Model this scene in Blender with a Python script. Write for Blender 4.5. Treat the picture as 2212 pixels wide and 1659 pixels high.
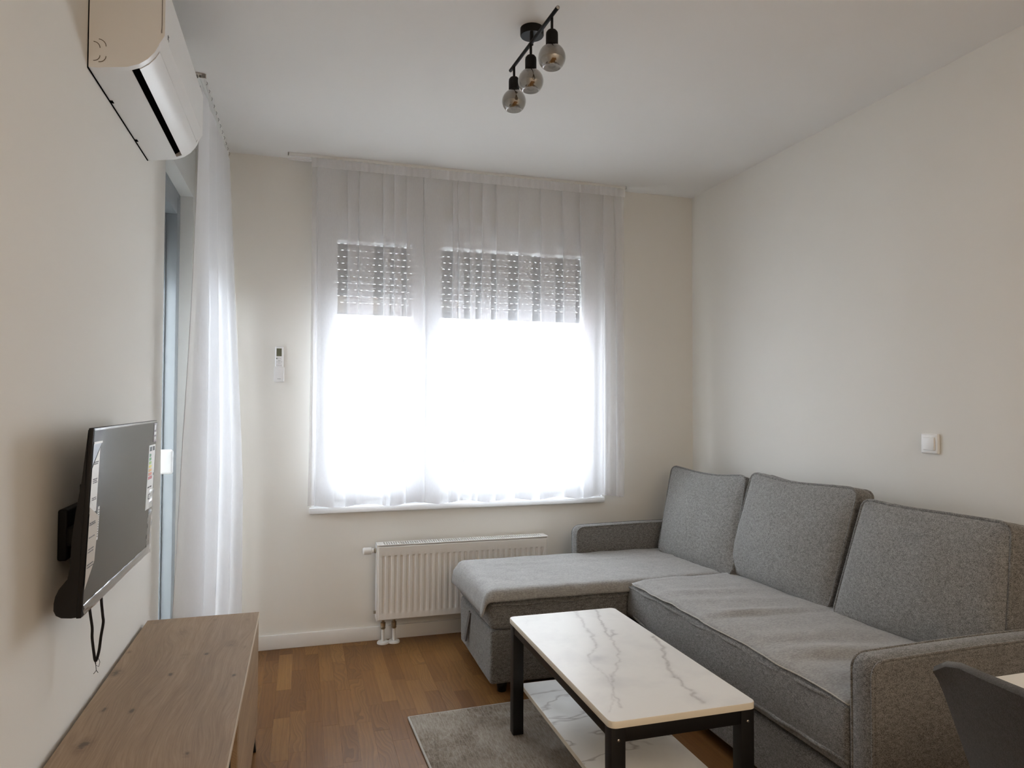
import bpy, bmesh, math, random
from mathutils import Vector, Matrix, noise
random.seed(7)
SC = bpy.context.scene
COL = SC.collection
for o in list(bpy.data.objects):
    bpy.data.objects.remove(o)

# ------------------------------------------------------------------ camera, world, light, exposure
YAW, PITCH, ROLL, FPX = 0.2922, 0.02735, 0.00324, 1501.3
CAM = Vector((0.4395, -3.88013, 1.29219))
cy, sy, cp, sp = math.cos(YAW), math.sin(YAW), math.cos(PITCH), math.sin(PITCH)
fw = Vector((sy * cp, cy * cp, sp)); rt = Vector((cy, -sy, 0)); up = rt.cross(fw)
r2 = rt * math.cos(ROLL) + up * math.sin(ROLL); u2 = -rt * math.sin(ROLL) + up * math.cos(ROLL)
cam = bpy.data.cameras.new('camera'); cam_o = bpy.data.objects.new('camera', cam); COL.objects.link(cam_o)
cam.sensor_fit = 'HORIZONTAL'; cam.sensor_width = 36; cam.lens = FPX * 36 / 2212
cam.clip_start = 0.02
cam_o.matrix_world = Matrix(((r2.x, u2.x, -fw.x, CAM.x), (r2.y, u2.y, -fw.y, CAM.y), (r2.z, u2.z, -fw.z, CAM.z), (0, 0, 0, 1)))
SC.camera = cam_o

world = bpy.data.worlds.new('world'); SC.world = world; world.use_nodes = True
wb = world.node_tree.nodes['Background']
wb.inputs['Color'].default_value = (0.87, 0.91, 1.0, 1)
wb.inputs['Strength'].default_value = 19.0

def area(name, loc, rot, sx, sy_, energy, color, portal=False):
    l = bpy.data.lights.new(name, 'AREA'); l.shape = 'RECTANGLE'; l.size = sx; l.size_y = sy_
    l.energy = energy; l.color = color
    o = bpy.data.objects.new(name, l); COL.objects.link(o); o.location = loc; o.rotation_euler = rot
    if portal: l.cycles.is_portal = True
    return o
area('window_portal', (1.338, 0.32, 1.35), (math.radians(-90), 0, 0), 1.66, 1.25, 1, (1, 1, 1), True)
area('door_portal', (-0.42, -0.43, 1.2), (0, math.radians(-90), 0), 2.3, 0.72, 1, (1, 1, 1), True)
# warm fill light added on the unseen ceiling behind the camera
area('rear_warm_fill', (1.5, -5.4, 2.57), (0, 0, 0), 1.8, 1.6, 34, (1.0, 0.82, 0.62))
SC.view_settings.view_transform = 'Standard'
SC.view_settings.look = 'None'
SC.view_settings.gamma = 1.0
SC.view_settings.use_curve_mapping = False
SC.view_settings.exposure = 0.60
SC.cycles.max_bounces = 12; SC.cycles.diffuse_bounces = 6; SC.cycles.transparent_max_bounces = 24
SC.cycles.transmission_bounces = 8; SC.cycles.glossy_bounces = 5
SC.cycles.use_denoising = True
SC.cycles.sample_clamp_indirect = 6.0

# ------------------------------------------------------------------ helpers
def new_obj(name, me, parent=None, mat=None, kind=None, label=None):
    o = bpy.data.objects.new(name, me); COL.objects.link(o)
    if parent: o.parent = parent
    if mat and hasattr(me, 'materials'): me.materials.append(mat)
    if kind: o['kind'] = kind
    if label: o['label'] = label
    return o
def thing(name, label, cat, loc=(0, 0, 0), group=None):
    o = bpy.data.objects.new(name, None); COL.objects.link(o); o.location = loc
    o.empty_display_size = 0.05
    o['label'] = label; o['category'] = cat
    if group: o['group'] = group
    return o
def tag(o, label, cat, group=None):
    o['label'] = label; o['category'] = cat
    if group: o['group'] = group
    return o

class MB:
    """collects geometry in world coordinates and links it as one mesh"""
    def __init__(s): s.v = []; s.f = []; s.smooth = []; s.col = {}
    def add(s, vs, fs, smooth=False):
        b = len(s.v); s.v += [tuple(v) for v in vs]
        for f in fs: s.f.append([i + b for i in f]); s.smooth.append(smooth)
    def box(s, a, b, M=None):
        x0, y0, z0 = a; x1, y1, z1 = b
        vs = [Vector((x, y, z)) for x in (x0, x1) for y in (y0, y1) for z in (z0, z1)]
        if M: vs = [M @ v for v in vs]
        s.add(vs, [(0, 1, 3, 2), (4, 6, 7, 5), (0, 4, 5, 1), (2, 3, 7, 6), (0, 2, 6, 4), (1, 5, 7, 3)])
        return s
    def softbox(s, a, b, r, nseg=(1, 1, 1), k=4, disp=None, M=None):
        """rounded box; nseg interior divisions per axis; disp(p, n) -> p"""
        ax = []
        for i in range(3):
            lo, hi = a[i], b[i]; rr = min(r, (hi - lo) / 2 - 1e-5)
            e = [lo + rr * (1 - math.cos(j / k * math.pi / 2)) if False else lo + rr * j / k for j in range(k)]
            m = [lo + rr + (hi - lo - 2 * rr) * j / nseg[i] for j in range(nseg[i] + 1)]
            f_ = [hi - rr * j / k for j in range(k - 1, -1, -1)]
            ax.append(e + m + f_)
        n = [len(q) for q in ax]; idx = {}; vs = []
        def vid(i, j, l):
            key = (i, j, l)
            if key in idx: return idx[key]
            p = Vector((ax[0][i], ax[1][j], ax[2][l]))
            q = Vector([min(max(p[t], a[t] + min(r, (b[t] - a[t]) / 2 - 1e-5)), b[t] - min(r, (b[t] - a[t]) / 2 - 1e-5)) for t in range(3)])
            d = p - q
            nn = d.normalized() if d.length > 1e-9 else Vector((0, 0, 1))
            p = q + nn * r if d.length > 1e-9 else p
            if disp: p = disp(p, nn)
            if M: p = M @ p
            idx[key] = len(vs); vs.append(p); return idx[key]
        fs = []
        for i in range(n[0] - 1):
            for j in range(n[1] - 1):
                fs.append((vid(i, j, 0), vid(i, j + 1, 0), vid(i + 1, j + 1, 0), vid(i + 1, j, 0)))
                l = n[2] - 1
                fs.append((vid(i, j, l), vid(i + 1, j, l), vid(i + 1, j + 1, l), vid(i, j + 1, l)))
        for i in range(n[0] - 1):
            for l in range(n[2] - 1):
                fs.append((vid(i, 0, l), vid(i + 1, 0, l), vid(i + 1, 0, l + 1), vid(i, 0, l + 1)))
                j = n[1] - 1
                fs.append((vid(i, j, l), vid(i, j, l + 1), vid(i + 1, j, l + 1), vid(i + 1, j, l)))
        for j in range(n[1] - 1):
            for l in range(n[2] - 1):
                fs.append((vid(0, j, l), vid(0, j, l + 1), vid(0, j + 1, l + 1), vid(0, j + 1, l)))
                i = n[0] - 1
                fs.append((vid(i, j, l), vid(i, j + 1, l), vid(i, j + 1, l + 1), vid(i, j, l + 1)))
        s.add(vs, fs, True); return s
    def tube(s, pts, r, n=8, closed=False, caps=True):
        pts = [Vector(p) for p in pts]; N = len(pts)
        rr = r if isinstance(r, (list, tuple)) else [r] * N
        def tan(i):
            if closed: t = pts[(i + 1) % N] - pts[i - 1]
            else: t = pts[min(i + 1, N - 1)] - pts[max(i - 1, 0)]
            return t.normalized()
        t0 = tan(0); ref = Vector((0, 0, 1)) if abs(t0.z) < 0.9 else Vector((1, 0, 0))
        u = t0.cross(ref).normalized(); vs = []
        for i in range(N):
            t = tan(i); u = (u - t * u.dot(t))
            u = u.normalized() if u.length > 1e-6 else t.orthogonal().normalized()
            w = t.cross(u)
            for k in range(n):
                a = 2 * math.pi * k / n
                vs.append(pts[i] + (u * math.cos(a) + w * math.sin(a)) * rr[i])
        fs = []
        for i in range(N if closed else N - 1):
            j = (i + 1) % N
            for k in range(n):
                k2 = (k + 1) % n
                fs.append((i * n + k, i * n + k2, j * n + k2, j * n + k))
        s.add(vs, fs, True)
        if caps and not closed:
            b = len(s.v) - N * n
            s.f.append([b + k for k in range(n - 1, -1, -1)]); s.smooth.append(False)
            s.f.append([b + (N - 1) * n + k for k in range(n)]); s.smooth.append(False)
        return s
    def lathe(s, prof, c, n=32, axis='z'):
        """prof: list of (radius, offset along the axis)"""
        c = Vector(c); vs = []
        for (r, h) in prof:
            for k in range(n):
                a = 2 * math.pi * k / n
                x, y = r * math.cos(a), r * math.sin(a)
                vs.append(c + (Vector((x, y, h)) if axis == 'z' else Vector((h, x, y)) if axis == 'x' else Vector((x, h, y))))
        fs = []
        for i in range(len(prof) - 1):
            for k in range(n):
                k2 = (k + 1) % n
                fs.append((i * n + k, i * n + k2, (i + 1) * n + k2, (i + 1) * n + k))
        s.add(vs, fs, True); return s
    def grid(s, rows, smooth=True):
        m = len(rows[0]); vs = [p for r in rows for p in r]; fs = []
        for i in range(len(rows) - 1):
            for j in range(m - 1):
                fs.append((i * m + j, i * m + j + 1, (i + 1) * m + j + 1, (i + 1) * m + j))
        s.add(vs, fs, smooth); return s
    def build(s, name, mat, parent=None, kind=None, label=None, bevel=0, seg=2, sharp=None, recalc=True):
        me = bpy.data.meshes.new(name)
        off = parent_world(parent)
        me.from_pydata([(v[0] - off[0], v[1] - off[1], v[2] - off[2]) for v in s.v], [], s.f)
        for p, sm in zip(me.polygons, s.smooth): p.use_smooth = sm
        if bevel or recalc:
            bm = bmesh.new(); bm.from_mesh(me)
            if recalc: bmesh.ops.recalc_face_normals(bm, faces=bm.faces)
            if bevel:
                es = [e for e in bm.edges if len(e.link_faces) == 2 and e.calc_face_angle(0) > 0.6]
                bmesh.ops.bevel(bm, geom=es, offset=bevel, segments=seg, profile=0.5, affect='EDGES', clamp_overlap=True)
                for f in bm.faces: f.smooth = f.smooth if not bevel else True
            bm.to_mesh(me); bm.free()
            if bevel:
                try: me.set_sharp_from_angle(angle=0.7)
                except Exception: pass
        if sharp:
            try: me.set_sharp_from_angle(angle=sharp)
            except Exception: pass
        return new_obj(name, me, parent, mat, kind, label)
def parent_world(p):
    v = Vector((0, 0, 0))
    while p is not None: v += p.location; p = p.parent
    return v

# ------------------------------------------------------------------ materials
def mat(name, col, rough=0.6, metal=0.0, spec=0.5, **kw):
    m = bpy.data.materials.new(name); m.use_nodes = True
    b = m.node_tree.nodes['Principled BSDF']
    b.inputs['Base Color'].default_value = (*col, 1); b.inputs['Roughness'].default_value = rough
    b.inputs['Metallic'].default_value = metal; b.inputs['Specular IOR Level'].default_value = spec
    return m
class NT:
    def __init__(s, m): s.t = m.node_tree; s.n = s.t.nodes; s.b = s.n.get('Principled BSDF'); s.m = m
    def node(s, typ, **kw):
        n = s.n.new(typ)
        for k, v in kw.items(): setattr(n, k, v)
        return n
    def link(s, a, b): s.t.links.new(a, b)
    def coord(s, scale=(1, 1, 1), rot=(0, 0, 0), out='Object'):
        tc = s.node('ShaderNodeTexCoord'); mp = s.node('ShaderNodeMapping')
        mp.inputs['Scale'].default_value = scale; mp.inputs['Rotation'].default_value = rot
        s.link(tc.outputs[out], mp.inputs['Vector']); return mp.outputs[0]
    def noise(s, vec, scale, detail=4, rough=0.55, dist=0.0, dims='3D', w=None):
        n = s.node('ShaderNodeTexNoise', noise_dimensions=dims)
        n.inputs['Scale'].default_value = scale; n.inputs['Detail'].default_value = detail
        n.inputs['Roughness'].default_value = rough; n.inputs['Distortion'].default_value = dist
        if vec is not None: s.link(vec, n.inputs['Vector'])
        if w is not None: s.link(w, n.inputs['W'])
        return n.outputs['Fac']
    def ramp(s, fac, stops, interp='LINEAR'):
        r = s.node('ShaderNodeValToRGB'); r.color_ramp.interpolation = interp
        e = r.color_ramp.elements
        while len(e) < len(stops): e.new(0.5)
        for i, (p, c) in enumerate(stops): e[i].position = p; e[i].color = (*c, 1) if len(c) == 3 else c
        s.link(fac, r.inputs[0]); return r.outputs[0]
    def mix(s, fac, a, b, mode='MIX'):
        x = s.node('ShaderNodeMix', data_type='RGBA', blend_type=mode)
        for sock, val in ((x.inputs[0], fac), (x.inputs[6], a), (x.inputs[7], b)):
            if hasattr(val, 'is_linked') or hasattr(val, 'links'): s.link(val, sock)
            elif isinstance(val, tuple): sock.default_value = (*val, 1) if len(val) == 3 else val
            else: sock.default_value = val
        return x.outputs[2]
    def math(s, op, a, b=0.0, clamp=False):
        x = s.node('ShaderNodeMath', operation=op); x.use_clamp = clamp
        for sock, val in ((x.inputs[0], a), (x.inputs[1], b)):
            if hasattr(val, 'links'): s.link(val, sock)
            else: sock.default_value = val
        return x.outputs[0]
    def bump(s, h, strength=0.2, dist=0.002):
        b = s.node('ShaderNodeBump'); b.inputs['Strength'].default_value = strength; b.inputs['Distance'].default_value = dist
        s.link(h, b.inputs['Height']); s.link(b.outputs[0], s.b.inputs['Normal'])
    def color(s, c): s.link(c, s.b.inputs['Base Color'])

def paint(name, col):
    m = mat(name, col, 0.9, spec=0.2); t = NT(m)
    c = t.coord()
    t.color(t.mix(t.noise(c, 1.3, 3), tuple(x * 0.975 for x in col), tuple(min(1, x * 1.02) for x in col)))
    t.bump(t.noise(c, 260, 3), 0.12, 0.001)
    return m
M_WALL = paint('wall_paint', (0.80, 0.785, 0.745))
M_CEIL = paint('ceiling_paint', (0.83, 0.825, 0.81))
M_WHITE = mat('white_lacquer', (0.82, 0.82, 0.81), 0.35)
M_PVC = mat('white_pvc', (0.84, 0.85, 0.86), 0.3)
M_RAD = mat('radiator_enamel', (0.82, 0.815, 0.80), 0.3)
M_BASE = mat('skirting_white', (0.78, 0.77, 0.75), 0.45)
M_BLACK = mat('black_powder_coat', (0.007, 0.007, 0.008), 0.45, spec=0.3)
M_BLACKM = mat('black_matt_metal', (0.006, 0.006, 0.0065), 0.6, spec=0.22)
M_PLASTIC = mat('black_plastic', (0.007, 0.006, 0.006), 0.5, spec=0.3)
M_STEEL = mat('brushed_steel', (0.55, 0.54, 0.52), 0.3, 1.0)
M_BRASS = mat('nickel_brass', (0.42, 0.36, 0.27), 0.35, 1.0)
M_SHUT = mat('shutter_grey', (0.085, 0.09, 0.095), 0.6)
M_DARK = mat('dark_void', (0.004, 0.004, 0.004), 0.9, spec=0.0)
M_EXT = mat('exterior_render', (0.62, 0.60, 0.57), 0.9)
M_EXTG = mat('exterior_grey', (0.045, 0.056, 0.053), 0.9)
M_RAILG = mat('railing_grey', (0.42, 0.43, 0.45), 0.6)
M_PAPER = mat('sticker_paper', (0.78, 0.77, 0.74), 0.45)
M_INK = mat('sticker_ink', (0.05, 0.05, 0.055), 0.6)

# sheer curtain
def sheer(name, opac, col, tlc=(0.35, 0.37, 0.425)):
    m = bpy.data.materials.new(name); m.use_nodes = True; t = NT(m); n = t.n
    n.remove(t.b); out = n['Material Output']
    tr = t.node('ShaderNodeBsdfTransparent'); tr.inputs[0].default_value = (1, 1, 1, 1)
    df = t.node('ShaderNodeBsdfDiffuse'); df.inputs[0].default_value = (*col, 1)
    tl = t.node('ShaderNodeBsdfTranslucent'); tl.inputs[0].default_value = (*tlc, 1)
    a = t.node('ShaderNodeMixShader'); a.inputs[0].default_value = 0.22
    t.link(df.outputs[0], a.inputs[1]); t.link(tl.outputs[0], a.inputs[2])
    c = t.coord((1, 1, 0.12)); f = t.noise(c, 420, 2)
    lw = t.node('ShaderNodeLayerWeight'); lw.inputs[0].default_value = 0.35
    e = t.math('MULTIPLY', lw.outputs['Facing'], 0.22)
    o1 = t.math('ADD', t.math('MULTIPLY', f, 0.06), opac - 0.03)
    o2 = t.math('ADD', o1, e, True)
    b = t.node('ShaderNodeMixShader'); t.link(o2, b.inputs[0])
    t.link(tr.outputs[0], b.inputs[1]); t.link(a.outputs[0], b.inputs[2])
    t.link(b.outputs[0], out.inputs[0]); return m
M_SHEER = sheer('white_voile', 0.42, (0.97, 0.965, 0.965))
M_SHEER2 = sheer('white_voile_heavy', 0.55, (0.94, 0.94, 0.95), (0.90, 0.93, 1.0))

def glassmat(name, tint, gloss=0.5, rough=0.02, base=0.06):
    m = bpy.data.materials.new(name); m.use_nodes = True; t = NT(m); t.n.remove(t.b); out = t.n['Material Output']
    tr = t.node('ShaderNodeBsdfTransparent'); tr.inputs[0].default_value = (*tint, 1)
    gl = t.node('ShaderNodeBsdfGlossy'); gl.inputs['Roughness'].default_value = rough
    gl.inputs['Color'].default_value = (0.9, 0.9, 0.9, 1)
    lw = t.node('ShaderNodeLayerWeight'); lw.inputs[0].default_value = 0.5
    f = t.math('ADD', t.math('MULTIPLY', t.math('POWER', lw.outputs['Facing'], 3.0), gloss), base, True)
    b = t.node('ShaderNodeMixShader'); t.link(f, b.inputs[0]); t.link(tr.outputs[0], b.inputs[1]); t.link(gl.outputs[0], b.inputs[2])
    t.link(b.outputs[0], out.inputs[0]); return m
M_GLASS = glassmat('window_glass', (0.95, 0.97, 0.96), 0.5, 0.0, 0.05)
M_SMOKE = glassmat('smoked_glass', (0.68, 0.665, 0.64), 0.6, 0.03, 0.20)
M_FILM = glassmat('clear_film', (0.93, 0.94, 0.95), 0.8, 0.12, 0.14)

def fabric(name, c1, c2, sc=300, bump=0.5, stretch=(1, 1, 1), rough=0.95, big=0.10):
    m = mat(name, c1, rough, spec=0.15); t = NT(m)
    c = t.coord(stretch)
    f1 = t.noise(c, sc, 2, 0.7); f2 = t.noise(c, sc * 0.22, 3, 0.6); f3 = t.noise(t.coord(), 6, 3)
    k = t.math('ADD', t.math('MULTIPLY', f1, 0.75), t.math('MULTIPLY', f2, 0.25))
    col = t.ramp(k, [(0.39, c1), (0.62, c2)])
    col = t.mix(t.math('MULTIPLY', f3, big * 2), col, tuple(x * 0.6 for x in c1))
    t.color(col)
    t.b.inputs['Sheen Weight'].default_value = 0.25; t.b.inputs['Sheen Roughness'].default_value = 0.6
    t.bump(f1, bump, 0.0015)
    return m
M_SOFA = fabric('grey_chenille_weave', (0.052, 0.051, 0.049), (0.33, 0.325, 0.315), 470, 0.45, (0.6, 0.6, 1.25))
M_SOFA2 = fabric('grey_chenille_face', (0.10, 0.099, 0.097), (0.41, 0.406, 0.396), 470, 0.4, (0.75, 0.75, 1.1))
M_THROW = fabric('pale_grey_plush', (0.27, 0.266, 0.258), (0.42, 0.415, 0.403), 190, 0.35, (0.6, 1, 1), 1.0, 0.14)
M_HEM = fabric('pale_hem', (0.45, 0.43, 0.39), (0.60, 0.58, 0.53), 300, 0.3)
M_FELT = fabric('charcoal_felt', (0.012, 0.013, 0.014), (0.045, 0.047, 0.049), 420, 0.4)

# oak laminate of the low sideboard
def oak(name, base, dark, light, axis=1):
    m = mat(name, base, 0.5, spec=0.35); t = NT(m)
    tc = t.node('ShaderNodeTexCoord'); sx = t.node('ShaderNodeSeparateXYZ'); t.link(tc.outputs['Object'], sx.inputs[0])
    # low-frequency bending of the grain, long in the grain direction
    warp = t.noise(t.coord((3.0, 0.75, 3.0)), 1.6, 2, 0.5)
    ax = t.math('ADD', sx.outputs[0], t.math('MULTIPLY', sx.outputs[2], 0.9))
    u = t.math('ADD', ax, t.math('MULTIPLY', warp, 0.20))
    cmb = t.node('ShaderNodeCombineXYZ'); t.link(u, cmb.inputs[0]); t.link(t.math('MULTIPLY', sx.outputs[1], 0.035), cmb.inputs[1])
    g1 = t.noise(cmb.outputs[0], 34, 5, 0.66); g2 = t.noise(cmb.outputs[0], 240, 3, 0.65)
    broad = t.noise(t.coord((6, 0.8, 6)), 1.3, 3)
    k = t.math('ADD', t.math('MULTIPLY', g1, 0.35), t.math('ADD', t.math('MULTIPLY', g2, 0.38), t.math('MULTIPLY', broad, 0.27)))
    col = t.ramp(k, [(0.36, dark), (0.50, base), (0.63, light)])
    for (sc, thr, seed) in ((8.0, 0.065, 0.0), (17.0, 0.058, 3.7)):
        v = t.node('ShaderNodeTexVoronoi', feature='F1'); v.inputs['Scale'].default_value = sc
        mp = t.node('ShaderNodeMapping'); mp.inputs['Scale'].default_value = (1.0, 0.48, 1.0); mp.inputs['Location'].default_value = (seed, seed * 1.7, 0.31 + seed)
        t.link(tc.outputs['Object'], mp.inputs[0]); t.link(mp.outputs[0], v.inputs['Vector'])
        sp = t.node('ShaderNodeSeparateColor'); t.link(v.outputs['Color'], sp.inputs[0])
        keep = t.math('GREATER_THAN', sp.outputs[0], 0.42)
        dist = t.math('ADD', v.outputs['Distance'], t.math('MULTIPLY', t.math('SUBTRACT', t.noise(tc.outputs['Object'], 45, 4), 0.5), 0.26))
        kn = t.math('MULTIPLY', t.ramp(dist, [(thr * 0.9, (1, 1, 1)), (thr * 1.5, (0, 0, 0))]), keep)
        ha = t.math('MULTIPLY', t.ramp(dist, [(thr, (0.6, 0.6, 0.6)), (thr * 3.2, (0, 0, 0))]), keep)
        col = t.mix(ha, col, tuple(x * 0.72 for x in dark)); col = t.mix(t.math('MULTIPLY', kn, 0.62), col, (0.055, 0.040, 0.030))
    t.color(col); t.bump(g2, 0.12, 0.0006)
    return m
M_OAK = oak('oak_laminate', (0.285, 0.192, 0.118), (0.205, 0.132, 0.078), (0.37, 0.262, 0.170))
M_OAKV = oak('oak_laminate_front', (0.34, 0.23, 0.14), (0.24, 0.155, 0.09), (0.43, 0.30, 0.19))
M_EDGE = mat('lit_oak_edge_band', (0.62, 0.52, 0.40), 0.5)  # edge banding, lightened in colour for the light it catches

# parquet
def parquet():
    m = mat('oak_parquet', (0.3, 0.17, 0.09), 0.45, spec=0.22); t = NT(m)
    at = t.node('ShaderNodeAttribute', attribute_name='tone')
    sep = t.node('ShaderNodeSeparateColor'); t.link(at.outputs['Color'], sep.inputs[0])
    tone, seed, fig = sep.outputs[0], sep.outputs[1], sep.outputs[2]
    w = t.math('MULTIPLY', seed, 60.0)
    warp = t.noise(t.coord((7, 2.6, 1)), 1.0, 2, dims='4D', w=w)
    tc = t.node('ShaderNodeTexCoord'); add = t.node('ShaderNodeVectorMath', operation='ADD')
    cmb = t.node('ShaderNodeCombineXYZ')
    t.link(t.math('MULTIPLY', t.math('MULTIPLY', warp, fig), 0.22), cmb.inputs[0])
    t.link(tc.outputs['Object'], add.inputs[0]); t.link(cmb.outputs[0], add.inputs[1])
    mp = t.node('ShaderNodeMapping'); mp.inputs['Scale'].default_value = (34, 1.9, 1); t.link(add.outputs[0], mp.inputs[0])
    g = t.noise(mp.outputs[0], 3.2, 5, 0.62, 0.3, '4D', w); g2 = t.noise(mp.outputs[0], 15, 2, 0.6, 0, '4D', w)
    base = t.ramp(tone, [(0.0, (0.150, 0.066, 0.021)), (0.45, (0.208, 0.098, 0.030)), (0.8, (0.270, 0.138, 0.044)), (1.0, (0.335, 0.187, 0.066))])
    k = t.math('ADD', t.math('MULTIPLY', g, 0.65), t.math('MULTIPLY', g2, 0.35))
    sw_ = t.node('ShaderNodeTexWave', wave_type='BANDS', bands_direction='X', wave_profile='SAW'); sw_.inputs['Scale'].default_value = 0.55
    sw_.inputs['Distortion'].default_value = 7.0; sw_.inputs['Detail'].default_value = 2.0; t.link(mp.outputs[0], sw_.inputs['Vector'])
    col = t.mix(t.ramp(k, [(0.36, (1, 1, 1)), (0.56, (0, 0, 0))]), base, t.mix(0.45, base, (0.12, 0.05, 0.02)))
    col = t.mix(t.math('MULTIPLY', t.math('MULTIPLY', t.math('POWER', sw_.outputs['Fac'], 1.6), t.math('ADD', t.math('MULTIPLY', fig, 0.6), 0.4)), 0.62), col, t.mix(0.6, base, (0.05, 0.020, 0.007)))
    t.color(col); t.bump(g2, 0.08, 0.0005)
    r = t.math('ADD', t.math('MULTIPLY', g2, 0.15), 0.34); t.link(r, t.b.inputs['Roughness'])
    return m
M_PARQ = parquet()

# sintered stone table top with painted-in veins (attribute) and a cloudy ground
def marble(name, attr=True):
    m = mat(name, (0.8, 0.8, 0.78), 0.35, spec=0.10); t = NT(m)
    c = t.coord()
    cloud = t.ramp(t.noise(c, 5.0, 4, 0.6, 0.4), [(0.48, (0, 0, 0)), (0.75, (0.5, 0.5, 0.5))])
    g = t.mix(cloud, (0.80, 0.79, 0.765), (0.63, 0.625, 0.62))
    if attr:
        at = t.node('ShaderNodeAttribute', attribute_name='vein')
        sep = t.node('ShaderNodeSeparateColor'); t.link(at.outputs['Color'], sep.inputs[0])
        fine = t.ramp(t.noise(c, 60, 4, 0.7, 0.8), [(0.30, (0.25, 0.25, 0.25)), (0.62, (1, 1, 1))])
        g = t.mix(t.math('MULTIPLY', sep.outputs[1], 0.75), g, (0.46, 0.45, 0.46))
        g = t.mix(t.math('MULTIPLY', sep.outputs[0], fine), g, (0.20, 0.17, 0.16))
    else:
        v = t.noise(t.coord((1.2, 3.2, 1), (0, 0, 0.35)), 1.5, 4, 0.5, 0.5)
        d = t.math('ABSOLUTE', t.math('SUBTRACT', v, 0.5))
        g = t.mix(t.ramp(d, [(0.0, (0.8, 0.8, 0.8)), (0.016, (0, 0, 0))]), g, (0.42, 0.39, 0.37))
    t.color(g); return m
M_MARBLE = marble('veined_stone_top'); M_MARBLE2 = marble('veined_stone_shelf', False)
M_TEDGE = mat('table_edge', (0.74, 0.69, 0.58), 0.4)

def rugmat():
    m = mat('distressed_rug', (0.5, 0.48, 0.44), 1.0, spec=0.1); t = NT(m)
    c = t.coord(); a = t.noise(c, 3.2, 5, 0.62, 0.6); b = t.noise(t.coord((55, 7, 1)), 3, 4, 0.75); f = t.noise(t.coord((1, 1, 1)), 260, 2)
    cells = t.node('ShaderNodeTexVoronoi', feature='DISTANCE_TO_EDGE'); cells.inputs['Scale'].default_value = 30; t.link(t.coord((1.6, 1, 1)), cells.inputs['Vector'])
    k = t.math('ADD', t.math('MULTIPLY', a, 0.55), t.math('MULTIPLY', b, 0.45))
    col = t.ramp(k, [(0.38, (0.14, 0.113, 0.088)), (0.46, (0.265, 0.224, 0.182)), (0.53, (0.375, 0.332, 0.282)), (0.62, (0.51, 0.470, 0.42))])
    patch = t.ramp(t.noise(c, 2.6, 2, 0.5), [(0.45, (0, 0, 0)), (0.60, (1, 1, 1))])
    wv = t.node('ShaderNodeTexWave', wave_type='BANDS', bands_direction='Y'); wv.inputs['Scale'].default_value = 30
    wv.inputs['Distortion'].default_value = 3.0; wv.inputs['Detail'].default_value = 2; wv.inputs['Detail Scale'].default_value = 0.8; t.link(c, wv.inputs['Vector'])
    col = t.mix(t.math('MULTIPLY', t.math('MULTIPLY', wv.outputs['Fac'], patch), 0.45), col, (0.27, 0.24, 0.21))
    e = t.ramp(cells.outputs['Distance'], [(0.02, (1, 1, 1)), (0.10, (0, 0, 0))])
    inv = t.math('SUBTRACT', 1.0, patch)
    col = t.mix(t.math('MULTIPLY', t.math('MULTIPLY', e, inv), 0.18), col, (0.60, 0.57, 0.52))
    t.color(t.mix(t.math('MULTIPLY', f, 0.35), col, (0.22, 0.20, 0.175)))
    t.bump(f, 0.9, 0.003); return m
M_RUG = rugmat()

# ================================================================== SETTING
XL, XR, H, YB = -0.105, 2.8, 2.6, -6.6
DY0, DY1, DZ = -0.79, -0.05, 2.335           # balcony door opening
WX0, WX1, WZ0, WZ1 = 0.50, 2.176, 0.73, 2.315  # window opening
WT = 0.30
fl = MB().box((XL - 0.4, YB, -0.05), (XR + 0.2, WT, -0.013)).build('floor', mat('floor_screed', (0.10, 0.05, 0.03), 0.8), kind='structure')
# parquet strips, each its own object where the photograph shows them
SW = 0.0635
rest = MB(); rest_t = []
nstrip = 0
def strip_geo(x0, x1, y0, y1, dz):
    c = 0.0003
    vs = [(x0, y0, -0.013), (x1, y0, -0.013), (x1, y1, -0.013), (x0, y1, -0.013),
          (x0 + .0001, y0 + .0001, dz - c), (x1 - .0001, y0 + .0001, dz - c), (x1 - .0001, y1 - .0001, dz - c), (x0 + .0001, y1 - .0001, dz - c),
          (x0 + c, y0 + c, dz), (x1 - c, y0 + c, dz), (x1 - c, y1 - c, dz), (x0 + c, y1 - c, dz)]
    fs = [(0, 1, 5, 4), (1, 2, 6, 5), (2, 3, 7, 6), (3, 0, 4, 7), (4, 5, 9, 8), (5, 6, 10, 9), (6, 7, 11, 10), (7, 4, 8, 11), (8, 9, 10, 11)]
    return vs, fs
def set_attr(me, name, cols):
    a = me.color_attributes.new(name, 'FLOAT_COLOR', 'POINT')
    for i, c in enumerate(cols): a.data[i].color = c
rp = random.Random(21)
ncol = int((XR - XL) / SW) + 1
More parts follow.
